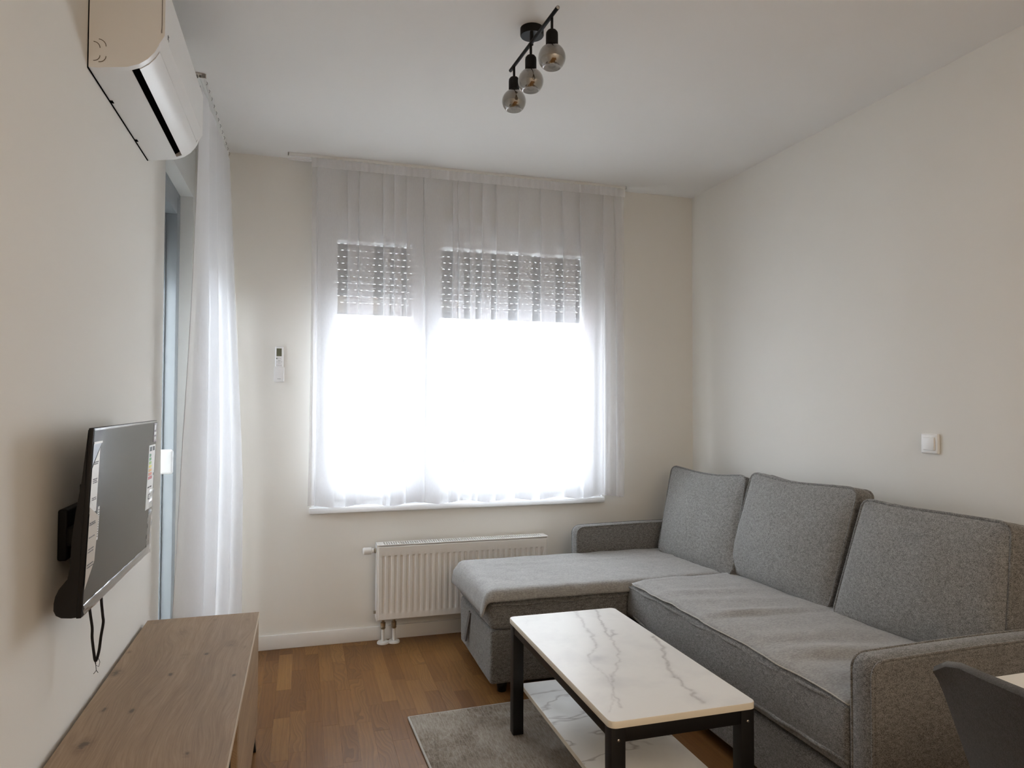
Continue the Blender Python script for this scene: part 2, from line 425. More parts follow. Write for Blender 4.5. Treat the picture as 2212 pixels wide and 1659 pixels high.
for ci in range(ncol):
    x0 = XL + ci * SW; x1 = min(x0 + SW, XR - 0.001)
    y = 0.0 - rp.uniform(0, 0.3) * 0
    y1 = -0.0005; first = True
    while y1 > YB + 0.02:
        L = rp.choice([0.24, 0.29, 0.33, 0.36, 0.40, 0.46]) if not first else rp.uniform(0.06, 0.36)
        if y1 < -3.4: L = 0.9
        first = False
        y0 = max(y1 - L, YB + 0.001)
        tone = (min(1, max(0, rp.gauss(0.50, 0.16))), rp.random(), rp.choice([0.1, 0.2, 0.5, 1.0]), 1)
        vs, fs = strip_geo(x0, x1, y0, y1, rp.uniform(-0.00015, 0.0))
        xc, yc = (x0 + x1) / 2, (y0 + y1) / 2
        vis = (0.27 < xc < 1.40 and yc > -1.95) or (1.55 < xc < 2.0 and -2.3 < yc < -1.0)
        if vis:
            me = bpy.data.meshes.new('parquet_strip'); me.from_pydata(vs, [], fs); set_attr(me, 'tone', [tone] * len(vs))
            new_obj('parquet_strip', me, fl, M_PARQ); nstrip += 1
        else:
            rest.add(vs, fs); rest_t += [tone] * len(vs)
        y1 = y0
ro = rest.build('parquet', M_PARQ, fl, kind='stuff', recalc=False); set_attr(ro.data, 'tone', rest_t)
print('strips', nstrip)

MB().box((XL - 0.4, YB - 0.1, H), (XR + 0.2, WT, H + 0.12)).build('ceiling', M_CEIL, kind='structure')
w = MB()
w.box((XL - WT, 0, 0 - .05), (WX0, WT, H)); w.box((WX1, 0, -.05), (XR + .2, WT, H))
w.box((WX0, 0, -.05), (WX1, WT, WZ0 - 0.02)); w.box((WX0, 0, WZ1), (WX1, WT, H))
w.build('wall_back', M_WALL, kind='structure')
MB().box((XR, YB, -.05), (XR + .2, 0, H)).build('wall_right', M_WALL, kind='structure')
w = MB(); w.box((XL - WT, YB, -.05), (XL, DY0, H)); w.box((XL - WT, DY0, DZ), (XL, DY1, H)); w.box((XL - WT, DY1, -.05), (XL, 0, H))
w.build('wall_left', M_WALL, kind='structure')
MB().box((XL - WT, YB - .2, -.05), (XR + .2, YB, H)).build('wall_rear', M_WALL, kind='structure')
# skirting
bb = MB(); bb.box((XL, -0.014, 0), (XR, 0, 0.074)); bb.build('baseboard_back', M_BASE, kind='structure', bevel=0.003)
MB().box((XR - 0.014, YB, 0), (XR, -0.014, 0.074)).build('baseboard_right', M_BASE, kind='structure', bevel=0.003)
MB().box((XL, YB, 0), (XL + 0.014, DY0, 0.074)).build('baseboard_left', M_BASE, kind='structure', bevel=0.003)

# window: frame proud of the wall by a finger, two sashes, glazing
win = bpy.data.objects.new('window_1', None); COL.objects.link(win); win['kind'] = 'structure'; win.location = (1.338, 0.02, 0.73)
def frame(mb, x0, x1, z0, z1, y0, y1, t, tb=None, tt=None):
    tb = tb or t; tt = tt or t
    mb.box((x0, y0, z0), (x0 + t, y1, z1)); mb.box((x1 - t, y0, z0), (x1, y1, z1))
    mb.box((x0 + t, y0, z0), (x1 - t, y1, z0 + tb)); mb.box((x0 + t, y0, z1 - tt), (x1 - t, y1, z1))
m = MB(); frame(m, WX0, WX1, WZ0, WZ1, 0.012, 0.09, 0.045); m.build('window_frame', M_PVC, win, bevel=0.003)
m = MB(); frame(m, 0.538, 1.10, 0.765, 2.280, 0.0, 0.07, 0.072, 0.085, 0.103); m.build('sash', M_PVC, win, bevel=0.004)
m = MB(); frame(m, 1.104, 2.138, 0.765, 2.280, 0.0, 0.07, 0.080, 0.07, 0.103); m.build('sash', M_PVC, win, bevel=0.004)
MB().box((0.610, 0.03, 0.845), (1.035, 0.05, 2.18)).build('glass_pane', M_GLASS, win)
MB().box((1.178, 0.03, 0.83), (2.06, 0.05, 2.18)).build('glass_pane', M_GLASS, win)
for z in (0.80, 2.17):
    h = MB(); h.tube([(0.532, -0.006, z), (0.532, -0.006, z + 0.095)], 0.007, 10); h.box((0.527, -0.004, z + .02), (0.552, 0.004, z + .075))
    h.build('hinge', M_PVC, win)
h = MB(); h.box((1.052, -0.012, 1.40), (1.080, 0.0, 1.47)); h.box((1.056, -0.035, 1.425), (1.076, -0.01, 1.445)); h.box((1.056, -0.045, 1.31), (1.076, -0.030, 1.446))
h.build('window_handle', M_PVC, win, bevel=0.003)
m = MB(); m.box((WX0 - 0.012, -0.010, WZ1 - 0.004), (WX1 + 0.016, 0.012, WZ1 + 0.016)); m.box((WX1 - 0.004, -0.010, WZ0), (WX1 + 0.016, 0.012, WZ1 - 0.004)); m.box((WX0 - 0.012, -0.003, WZ0), (WX0 + 0.002, 0.012, WZ1 - 0.004))
m.build('trim_1', mat('trim_white', (0.93, 0.93, 0.93), 0.4), kind='structure')
MB().box((WX0 - 0.022, -0.035, 0.700), (WX1 + 0.005, 0.05, 0.731)).build('window_sill', M_PVC, win, bevel=0.005)

M_PVC_SHADED = mat('shade_darkened_pvc', (0.24, 0.26, 0.275), 0.4)  # white frame PVC, darkened in colour for the shade of the door recess
# balcony door in the left wall
dr = bpy.data.objects.new('door_1', None); COL.objects.link(dr); dr['kind'] = 'structure'; dr.location = (-0.17, -0.42, 0)
def frame_y(mb, y0, y1, z0, z1, x0, x1, t, tt=None, tb=None):
    tt = tt or t; tb = tb or t
    mb.box((x0, y0, z0), (x1, y0 + t, z1)); mb.box((x0, y1 - t, z0), (x1, y1, z1))
    mb.box((x0, y0 + t, z0), (x1, y1 - t, z0 + tb)); mb.box((x0, y0 + t, z1 - tt), (x1, y1 - t, z1))
m = MB(); frame_y(m, DY0, DY1, 0, DZ, -0.25, -0.165, 0.045); m.build('door_frame', M_PVC_SHADED, dr, bevel=0.003)
m = MB(); frame_y(m, DY0 + .04, DY1 - .04, 0.03, DZ - 0.04, -0.235, -0.158, 0.085, 0.085, 0.10); m.build('sash', M_PVC_SHADED, dr, bevel=0.004)
MB().box((-0.232, DY0 + .12, 0.12), (-0.220, DY1 - .12, DZ - 0.12)).build('glass_pane', M_GLASS, dr)
m = MB(); m.box((-0.220, DY0 + .12, 0.12), (-0.206, DY0 + .132, DZ - .12)); m.box((-0.220, DY1 - .137, 0.12), (-0.206, DY1 - .125, DZ - .12)); m.build('glazing_bead', mat('seal_grey', (0.13, 0.14, 0.15), 0.6), dr)
m = MB(); m.softbox((-0.168, -0.512, 0.974), (-0.106, -0.490, 1.082), 0.010, k=4); m.box((-0.19, -0.509, 0.99), (-0.16, -0.493, 1.06)); m.build('door_handle', M_WHITE, dr)

m = MB(); m.box((-0.400, DY1 - 0.02, 0.0), (-0.252, DY1, DZ)); m.build('guide_rail', M_EXTG, dr)  # dark strip added to darken the sky-lit outer jamb behind the glass
ds = thing('balcony_door_shutter', 'half-lowered grey roller shutter outside the balcony door, behind the long curtain', 'shutter', (-0.33, -0.42, 1.9))
for k in range(12):
    z0 = 1.90 + k * 0.0372
    MB().box((-0.334, DY0 + 0.002, z0), (-0.328, DY1 - 0.032, min(z0 + 0.0362, DZ - .002))).build('slat', M_SHUT, ds)

# outside: balcony, railing, neighbouring house
bal = MB(); bal.box((-1.9, 0.3, -0.2), (4.2, 1.9, -0.02)); bal.box((-1.9, -4, -0.2), (-0.405, 0.3, -0.02))
bal.build('balcony_floor', M_EXT, kind='structure')
MB().box((-2.1, -4.0, -0.02), (-2.0, 0.32, 1.85)).build('wall_sky_block', M_EXT, kind='structure')  # unseen wall added opposite the door to cut its sky light
MB().box((-2.1, -4.0, 2.72), (-0.41, 0.42, 2.9)).build('ceiling_sky_block', M_EXT, kind='structure')  # unseen roof slab added to shade the balcony door
MB().box((-0.9, 1.75, -0.02), (4.2, 1.88, 0.62)).build('balcony_parapet', M_EXT, kind='structure')
MB().box((-1.9, 0.32, -0.02), (-0.42, 0.42, 2.9)).build('wall_balcony', M_EXTG, kind='structure')
rl = thing('balcony_railing', 'grey metal balcony railing with two rails seen faintly through the window curtain', 'railing', (1.3, 1.8, 0.62))
for z in (0.80, 0.93):
    MB().box((-0.9, 1.785, z), (4.2, 1.815, z + 0.035)).build('rail', M_RAILG, rl)
for i in range(5):
    MB().box((-0.6 + i * 1.15, 1.785, 0.62), (-0.57 + i * 1.15, 1.815, 0.93)).build('post', M_RAILG, rl)
hs = thing('neighbouring_house', 'pale pinkish rendered house beyond the balcony, washed out through the curtain', 'building', (-1.2, 12, -6))
MB().box((-5.0, 12, -6), (1.9, 18, 1.8)).build('wall', mat('pink_render', (0.60, 0.42, 0.36), 0.9), hs)
m = MB(); m.add([(-5.3, 11.7, 1.8), (2.2, 11.7, 1.8), (2.2, 18.3, 1.8), (-5.3, 18.3, 1.8), (-5.3, 15, 2.5), (2.2, 15, 2.5)], [(0, 1, 5, 4), (2, 3, 4, 5), (1, 2, 5), (3, 0, 4), (0, 3, 2, 1)]); m.build('roof', mat('clay_tile', (0.45, 0.25, 0.2), 0.9), hs)
for x in (-0.6, 1.0): MB().box((x, 11.93, 0.0), (x + .7, 12.02, 1.2)).build('window', mat('house_pane', (0.2, 0.24, 0.28), 0.2), hs)

# ================================================================== ROLLER SHUTTER
sh = thing('roller_shutter', 'half-lowered grey roller shutter with rows of light slots behind the window curtain', 'shutter', (1.338, 0.16, 1.82))
pitch = 0.0372; zb = 1.825
for r in range(14):
    z0 = zb + r * pitch
    if z0 > 2.30: break
    m = MB(); xo = [0.0, 0.011, 0.005, 0.016][(r * 3) % 4]
    y0 = 0.150
    # curved slat body
    rows = []
    for q in range(5):
        a = q / 4; rows.append([(x, y0 - 0.003 * math.sin(math.pi * a), z0 + a * (pitch - 0.007)) for x in (0.50, 2.176)])
    m.grid(rows)
    m.box((0.50, y0 + 0.001, z0), (2.176, y0 + 0.006, z0 + pitch - 0.007))
    # link strip with punched light slots
    zz0, zz1 = z0 + pitch - 0.007, z0 + pitch
    m.box((0.50, y0, zz0), (2.176, y0 + 0.004, zz0 + 0.0029)); m.box((0.50, y0, zz1 - 0.0028), (2.176, y0 + 0.004, zz1))
    if r > 0 or True:
        x = 0.502 + xo
        m.box((0.50, y0, zz0 + 0.0029), (x, y0 + 0.004, zz1 - 0.0028))
        while x < 2.17:
            m.box((x + 0.0135, y0, zz0 + 0.0029), (min(x + 0.034, 2.176), y0 + 0.004, zz1 - 0.0028)); x += 0.034
    m.build('slat', M_SHUT, sh)
MB().box((0.50, 0.146, zb - 0.034), (2.176, 0.158, zb)).build('end_slat', M_SHUT, sh, bevel=0.002)
for x in (0.50, 2.161): MB().box((x, 0.135, 0.73), (x + 0.015, 0.17, 2.315)).build('guide_rail', M_PVC, sh)

# ================================================================== CURTAINS
def lerp(a, b, t): return a + (b - a) * t
def voile(name, zones, z0, z1, ybase, amp, drift, seed, matl, along='x', xfun=None, parent=None, nz=34, hemwave=0.008):
    """zones: clear strips [(a,b)..] along the track; between them the cloth folds back on itself (three layers)"""
    rnd = random.Random(seed)
    rows = []
    zs = []
    dr_ = [rnd.uniform(-1, 1) for _ in range(len(zones) * 4 + 4)]
    for iz in range(nz + 1):
        t = iz / nz; z = lerp(z1, z0, t)
        pts = []
        for i, (a, b) in enumerate(zones):
            k = drift * (t ** 1.1)
            wob = 0.25 * drift * math.sin(3.1 * t + dr_[i])
            a2 = a + k * dr_[2 * i] + wob; b2 = b + k * dr_[2 * i + 1] + wob
            if b2 - a2 < 0.006: c = (a2 + b2) / 2; a2, b2 = c - .003, c + .003
            pts.append((a2, b2))
        key = []
        fl_ = min(1.0, 0.35 + t * 1.2)
        for i, (a2, b2) in enumerate(pts):
            y0 = ybase - amp * 0.5 * fl_; 
            key += [(a2 + 0.002, ybase - amp * 0.45 * fl_), ((a2 + b2) / 2, ybase - amp * 0.15 * fl_), (b2, ybase + 0.1 * amp * fl_)]
            if i + 1 < len(pts):
                na = pts[i + 1][0]
                wdt = na - b2
                key += [(lerp(b2, na, .5), ybase + amp * 0.50 * fl_), (na, ybase + amp * 0.55 * fl_), (na + 0.004, ybase + amp * 0.3 * fl_), (na - 0.002, ybase + amp * 0.15 * fl_),
                        (lerp(b2, na, .5), ybase + amp * 0.05 * fl_), (b2 + 0.003, ybase - amp * 0.0 * fl_), (b2 - 0.003, ybase - amp * 0.2 * fl_), (b2 + 0.002, ybase - amp * 0.5 * fl_), (lerp(b2, na, .5), ybase - amp * 0.6 * fl_)]
        # smooth (Catmull-Rom) resample
        out = []
        for i in range(len(key) - 1):
            p0 = key[max(i - 1, 0)]; p1 = key[i]; p2 = key[i + 1]; p3 = key[min(i + 2, len(key) - 1)]
            for s_ in (0, 0.5):
                q = []
                for c in (0, 1):
                    q.append(0.5 * (2 * p1[c] + (p2[c] - p0[c]) * s_ + (2 * p0[c] - 5 * p1[c] + 4 * p2[c] - p3[c]) * s_ ** 2 + (3 * p1[c] - p0[c] - 3 * p2[c] + p3[c]) * s_ ** 3))
                out.append(tuple(q))
        out.append(key[-1])
        row = []
        for (s_, off) in out:
            n1 = noise.noise(Vector((s_ * 9, seed, t * 3))) * 0.006 * t
            dz = hemwave * math.sin(s_ * 23 + seed) * t ** 6
            P = (s_, off + n1, z + dz) if xfun is None else xfun(s_, off + n1, z + dz, t)
            row.append(P)
        rows.append(row)
    m = MB(); m.grid(rows)
    return m.build(name, matl, parent, recalc=False), rows

CZ = [(0.474, 0.503), (0.602, 0.658), (0.706, 0.723), (0.795, 0.844), (0.879, 0.907), (0.939, 0.977), (1.060, 1.075), (1.165, 1.231), (1.252, 1.262), (1.292, 1.329), (1.356, 1.399), (1.445, 1.481), (1.552, 1.616), (1.689, 1.748), (1.834, 1.883), (1.962, 1.997), (2.083, 2.140), (2.190, 2.215), (2.258, 2.280)]
ct = thing('window_curtain', 'short sheer white curtain with pleats hanging in front of the window', 'curtain', (1.38, -0.085, 2.58))
_, rows = voile('curtain_cloth', CZ, 0.748, 2.578, -0.092, 0.045, 0.018, 3, M_SHEER, parent=ct)
def hem(rows, name, parent, m_):
    t = MB(); t.tube([Vector(p) for p in rows[-1][::2]], 0.0012, 5); t.build(name, m_, parent)
M_HEMW = sheer('voile_hem', 0.8, (0.92, 0.92, 0.94))
hem(rows, 'hem', ct, M_HEMW)
# heading tape: thin denser band at the top
hd = MB(); tr_ = []
for z in (2.582, 2.532): tr_.append([(0.470 + i * 0.01, -0.106 + 0.003 * math.sin(i * 1.9), z) for i in range(182)])
hd.grid(tr_); hd.build('heading_tape', M_SHEER2, ct)
for x in [0.48 + i * 0.0998 for i in range(19)]:
    MB().box((x, -0.078, 2.560), (x + 0.005, -0.073, 2.584)).build('hook', M_WHITE, ct)
def track(name, a, b, label, group):
    t = thing(name, label, 'curtain rail', ((a[0] + b[0]) / 2, (a[1] + b[1]) / 2, 2.6), group)
    return t
tk = thing('curtain_rail', 'white double ceiling curtain rail above the window', 'curtain rail', (1.32, -0.07, 2.6))
def rail_geo(along, s0, s1, c0, c1):
    m = MB()
    def bx(a0, a1, b0, b1, z0, z1):
        if along == 'x': m.box((a0, b0, z0), (a1, b1, z1))
        else: m.box((b0, a0, z0), (b1, a1, z1))
    bx(s0, s1, c0, c1, 2.596, 2.5995)
    n = 3; wd = (c1 - c0 - 0.004 * 4) / 3
    for i in range(4):
        e = c0 + i * (wd + 0.004); bx(s0, s1, e, e + 0.004, 2.584, 2.596)
        bx(s0, s1, max(c0, e - 0.004), min(c1, e + 0.008), 2.582, 2.5845)
    return m
rail_geo('x', 0.351, 2.292, -0.100, -0.045).build('rail_profile', M_WHITE, tk)
MB().box((0.352, -0.1, 2.5815), (0.356, -0.045, 2.598)).build('end_cap', M_WHITE, tk)
MB().box((2.288, -0.100, 2.5815), (2.292, -0.045, 2.598)).build('end_cap', M_WHITE, tk)
MB().box((0.351, -0.060, 2.574), (0.478, -0.052, 2.583)).build('valance_clip', M_WHITE, tk)

# left curtain in front of the balcony door
tk2 = thing('curtain_rail', 'white ceiling curtain rail above the balcony door', 'curtain rail', (0.03, -0.47, 2.6))
rail_geo('y', -0.904, -0.03, 0.012, 0.056).build('rail_profile', M_WHITE, tk2)
m = MB(); m.box((0.040, -0.9055, 2.586), (0.054, -0.903, 2.598)); m.box((0.018, -0.9055, 2.580), (0.026, -0.903, 2.586)); m.build('end_cap', mat('rail_grey', (0.22, 0.21, 0.20), 0.5), tk2)
ct2 = thing('balcony_door_curtain', 'long sheer white curtain gathered in front of the balcony door', 'curtain', (0.04, -0.45, 2.58))
CZ2 = [(-0.885, -0.80), (-0.715, -0.60), (-0.51, -0.38), (-0.29, -0.18), (-0.105, -0.014)]
def side(s_, off, z, t):
    # runs along y; the hanging line swings towards the door at the near end and into the room at the far end
    f = (s_ + 0.885) / 0.871
    tz = (2.56 - z) / 2.55
    xb = lerp(0.036 - 0.070 * tz ** 1.6, 0.060 + 0.080 * min(1, tz * 1.5), f)
    return (xb + off * (0.5 + 0.8 * t), s_ - 0.02 * tz * (1 - f), z)
_, rows = voile('curtain_cloth', CZ2, 0.025, 2.56, 0.0, 0.046, 0.03, 11, M_SHEER2, xfun=side, parent=ct2, nz=40)
e = MB(); e.tube([Vector(r[0]) for r in rows], 0.0015, 5); e.build('hem', M_HEMW, ct2)
for i in range(12):
    y = -0.875 + i * 0.0755
    m = MB(); m.tube([(0.053 + 0.0006 * i, y, 2.585), (0.057 + 0.0006 * i, y + 0.002, 2.578), (0.054 + 0.0006 * i, y + 0.003, 2.570)], 0.0014, 6)
    m.build('hook', mat('hook_grey', (0.35, 0.34, 0.33), 0.5) if i == 0 else bpy.data.materials['hook_grey'], ct2)

# ================================================================== RADIATOR
rd = thing('radiator', 'white panel radiator with vertical flutes under the window', 'radiator', (1.31, -0.07, 0))
RX0, RX1, RZ0, RZ1 = 0.832, 1.785, 0.135, 0.524
NF = 29; fp = (RX1 - RX0 - 0.03) / NF
rows = []; xs = []
x = RX0
xs = [RX0, RX0 + 0.004]
for i in range(NF):
    b0 = RX0 + 0.015 + i * fp
    for q in (0.18, 0.28, 0.38, 0.62, 0.72, 0.82): xs.append(b0 + q * fp)
xs += [RX1 - 0.004, RX1]
def flute(x):
    t = ((x - RX0 - 0.015) / fp) % 1.0
    if x < RX0 + .01 or x > RX1 - .01: return 0
    t = abs(t - 0.5)
    return 1 if t < 0.15 else (0 if t > 0.29 else (0.29 - t) / 0.14)
zs = [RZ0, RZ0 + .004, RZ0 + .03, RZ0 + .037, RZ0 + .044, RZ0 + 0.06, RZ0 + .2, RZ1 - .075, RZ1 - .058, RZ1 - .052, RZ1 - .048, RZ1 - .02, RZ1 - .004, RZ1]
gz = [0, 0, 0, .35, .8, 1, 1, 1, 1, .6, 0, 0, 0, 0]
for z, g in zip(zs, gz):
    edge = 0.003 if z in (RZ0, RZ1) else 0
    rows.append([(x, -0.118 + 0.007 * g * flute(x) + edge + (0.003 if x in (RX0, RX1) else 0), z) for x in xs])
m = MB(); m.grid(rows); o = m.build('front_panel', M_RAD, rd, sharp=0.5)
# solidify the sheet
for msh in [o.data]:
    bm = bmesh.new(); bm.from_mesh(msh); be = [e_ for e_ in bm.edges if len(e_.link_faces) == 1]
    r_ = bmesh.ops.extrude_edge_only(bm, edges=be); 
    for v in [g for g in r_['geom'] if isinstance(g, bmesh.types.BMVert)]: v.co.y = -0.108 - parent_world(rd).y
    bmesh.ops.recalc_face_normals(bm, faces=bm.faces); bm.to_mesh(msh); bm.free()
m = MB(); m.box((RX0 - 0.006, -0.112, RZ0 - 0.004), (RX0 + 0.001, -0.030, RZ1 + 0.010)); m.build('side_cover', M_RAD, rd, bevel=0.0015)
m = MB(); m.box((RX1 - 0.001, -0.112, RZ0 - 0.004), (RX1 + 0.006, -0.030, RZ1 + 0.010)); m.build('side_cover', M_RAD, rd, bevel=0.0015)
MB().box((RX0 + 0.01, -0.045, RZ0), (RX1 - 0.01, -0.034, RZ1)).build('rear_panel', M_RAD, rd)
m = MB(); gz0, gz1 = RZ1 + 0.004, RZ1 + 0.009
m.box((RX0 - .006, -0.116, gz0), (RX1 + .006, -0.104, gz1)); m.box((RX0 - .006, -0.040, gz0), (RX1 + .006, -0.028, gz1)); m.box((RX0 - .006, -0.104, gz0), (RX0 + 0.028, -0.04, gz1)); m.box((RX1 - 0.028, -0.104, gz0), (RX1 + .006, -0.04, gz1))
n_ = 70
for i in range(n_):
    x = RX0 + 0.028 + (RX1 - RX0 - 0.056) * i / n_
    m.box((x, -0.104, gz0), (x + 0.0062, -0.04, gz1))
m.build('top_grille', M_RAD, rd)
MB().box((RX0 + 0.01, -0.1, RZ1 - 0.02), (RX1 - 0.01, -0.045, RZ1 - 0.015)).build('convector', M_DARK, rd)
m = MB(); m.lathe([(0.0, 0), (0.014, 0), (0.019, 0.006), (0.0195, 0.030), (0.0185, 0.034), (0.0185, 0.044), (0.013, 0.048), (0.013, 0.058)], (0.755, -0.07, 0.497), 24, 'x')
m.build('valve_knob', M_WHITE, rd, sharp=0.6)
m = MB(); m.lathe([(0.009, 0), (0.009, 0.006), (0.014, 0.006), (0.014, 0.014), (0.008, 0.014), (0.008, 0.022)], (0.811, -0.07, 0.497), 16, 'x'); m.build('valve_body', M_BRASS, rd)
m = MB(); m.lathe([(0, 0), (0.007, 0), (0.007, 0.01), (0.010, 0.010), (0.010, 0.016)], (0.815, -0.07, 0.168), 12, 'x'); m.build('drain_plug', M_BRASS, rd)
for x in (0.866, 0.924):
    m = MB(); m.lathe([(0.008, 0.13), (0.008, 0.112), (0.0135, 0.110), (0.0135, 0.092), (0.0105, 0.090), (0.0135, 0.086), (0.0125, 0.078), (0.007, 0.074)], (x, -0.07, 0), 12); m.build('pipe_fitting', M_BRASS, rd, sharp=0.4)
    m = MB(); m.lathe([(0.0085, 0.080), (0.0085, 0.012), (0.029, 0.011), (0.032, 0.006), (0.032, 0.0005)], (x, -0.07, 0), 24); m.build('pipe_sleeve', M_WHITE, rd, sharp=0.6)

# ================================================================== SOFA
sf = thing('corner_sofa', 'grey fabric corner sofa with a chaise under the window and low track arms', 'sofa', (2.2, -1.3, 0))
def wob(amp, sc, seed=0):
    def f(p, n):
        return p + n * amp * noise.noise(Vector((p.x * sc + seed, p.y * sc, p.z * sc)))
    return f
MB().softbox((1.925, -2.287, 0.055), (2.75, -0.29, 0.235), 0.012, (8, 20, 2), 3, wob(0.004, 4)).build('base', M_SOFA, sf)
MB().softbox((1.243, -0.893, 0.05), (1.925, -0.288, 0.282), 0.016, (10, 8, 3), 3, wob(0.005, 5)).build('chaise_base', M_SOFA, sf)
MB().softbox((1.236, -0.900, 0.285), (2.69, -0.285, 0.455), 0.035, (20, 10, 3), 5, wob(0.010, 4, 3)).build('chaise_cushion', M_SOFA, sf)
m = MB(); m.tube([(1.245 + i * 0.02, -0.905 + 0.002 * math.sin(i), 0.398 + 0.004 * math.sin(i * .6)) for i in range(35)], 0.005, 6); m.build('piping', M_SOFA, sf)
def seatdisp(p, n):
    p = p.copy(); k = max(0, 1 - abs(p.x - 1.90) / 0.2)
    bulge = 0.012 * math.sin((p.z - 0.25) / 0.2 * math.pi) if p.x < 1.95 else 0
    p.x -= bulge
    if p.z > 0.4: p.z += 0.006 * noise.noise(Vector((p.x * 4, p.y * 4, 1))) + 0.006 * math.sin((p.y + 2.28) / 1.36 * math.pi)
    if p.x < 1.98 and p.z < 0.3: p.z += 0.055 * max(0, (p.y + 1.25) / 0.35) 
    p.x += 0.004 * noise.noise(Vector((p.y * 5, p.z * 5, 4)))
    return p
MB().softbox((1.905, -2.282, 0.258), (2.69, -0.905, 0.452), 0.022, (12, 34, 5), 4, seatdisp).build('seat_cushion', M_SOFA, sf)
pts = []
for i in range(60):
    y = -2.279 + i * (1.36 / 59); pts.append((1.905 + 0.003 * math.sin(i * .7), y, 0.440 + 0.004 * math.sin(i * .31)))
m = MB(); m.tube(pts, 0.0055, 6); m.build('piping', M_SOFA, sf)
pts = []
for i in range(60):
    y = -2.279 + i * (1.36 / 59); pts.append((1.897 + 0.003 * math.sin(i * .9), y, 0.298 - 0.012 * math.sin(i / 59 * math.pi) + 0.03 * max(0, (i - 45) / 14)))
m = MB(); m.tube(pts, 0.0055, 6); m.build('piping', M_SOFA, sf)
MB().softbox((2.665, -2.29, 0.055), (2.785, -0.28, 0.79), 0.03, (2, 10, 6), 4).build('backrest', M_SOFA, sf)
def arm(y0, y1, name, lab):
    a = MB(); R = 0.042
    prof = []
    x0, x1, z0, z1 = 1.897, 2.785, 0.055, 0.606
    prof = [(x0, z0), (x0, z0 + 0.25)]
    for i in range(9):
        t = i / 8 * math.pi / 2; prof.append((x0 + R - R * math.cos(t), z1 - R + R * math.sin(t)))
    for i in range(1, 9): prof.append((lerp(x0 + R, x1, i / 8), z1 + 0.006 * math.sin(i / 8 * math.pi)))
    prof += [(x1, z0)]
    rr = 0.012
    rows = []
    for (dy, ins) in [(0, rr), (rr * .3, rr * .3), (rr, 0), ((y1 - y0) * .5, -0.002), (y1 - y0 - rr, 0), (y1 - y0 - rr * .3, rr * .3), (y1 - y0, rr)]:
        cx_, cz_ = (x0 + x1) / 2, (z0 + z1) / 2
        rows.append([(x + (ins if x < cx_ else -ins) * (1 if True else 0), y0 + dy, z - (ins if z > cz_ else 0)) for (x, z) in prof])
    a.grid(rows)
    n_ = len(prof)
    a.add(rows[0], [tuple(range(n_))]); a.add(rows[-1], [tuple(range(n_ - 1, -1, -1))])
    ao = a.build(name, M_SOFA, sf, label=lab)
    try: ao.data.set_sharp_from_angle(angle=0.9)
    except Exception: pass
    for yy in (y0 + 0.004, y1 - 0.004):
        q = MB(); q.tube([(x + 0.003, yy, z - 0.002) for (x, z) in prof[:-1]], 0.0042, 6); q.build('piping', M_SOFA, ao)
arm(-2.368, -2.288, 'armrest', 'near armrest'); arm(-0.285, -0.205, 'armrest', 'armrest by the window wall')
for (x, y) in [(1.31, -0.84), (1.31, -0.35), (1.99, -2.30), (1.99, -1.3), (2.66, -2.30), (2.66, -0.33), (1.99, -0.35)]:
    MB().lathe([(0.0, 0.0), (0.020, 0.0), (0.026, 0.056), (0, 0.056)], (x, y, 0), 16).build('foot', M_BLACK, sf)
# lifting strap on the end of the chaise
m = MB(); rr_ = []
for t in range(9):
    q = t / 8; rr_.append((lerp(1.236, 1.226, q), lerp(-0.520, -0.455, q), lerp(0.262, 0.105, q)))
m.grid([[(p[0], p[1] - 0.014, p[2]) for p in rr_], [(p[0], p[1] + 0.014, p[2] + .004) for p in rr_], [(p[0] + 0.008, p[1] + 0.014, p[2] + .004) for p in rr_], [(p[0] + 0.008, p[1] - 0.014, p[2]) for p in rr_], [(p[0], p[1] - 0.014, p[2]) for p in rr_]])
m.build('pull_strap', fabric('dark_strap', (0.05, 0.05, 0.052), (0.13, 0.13, 0.13), 300), sf)

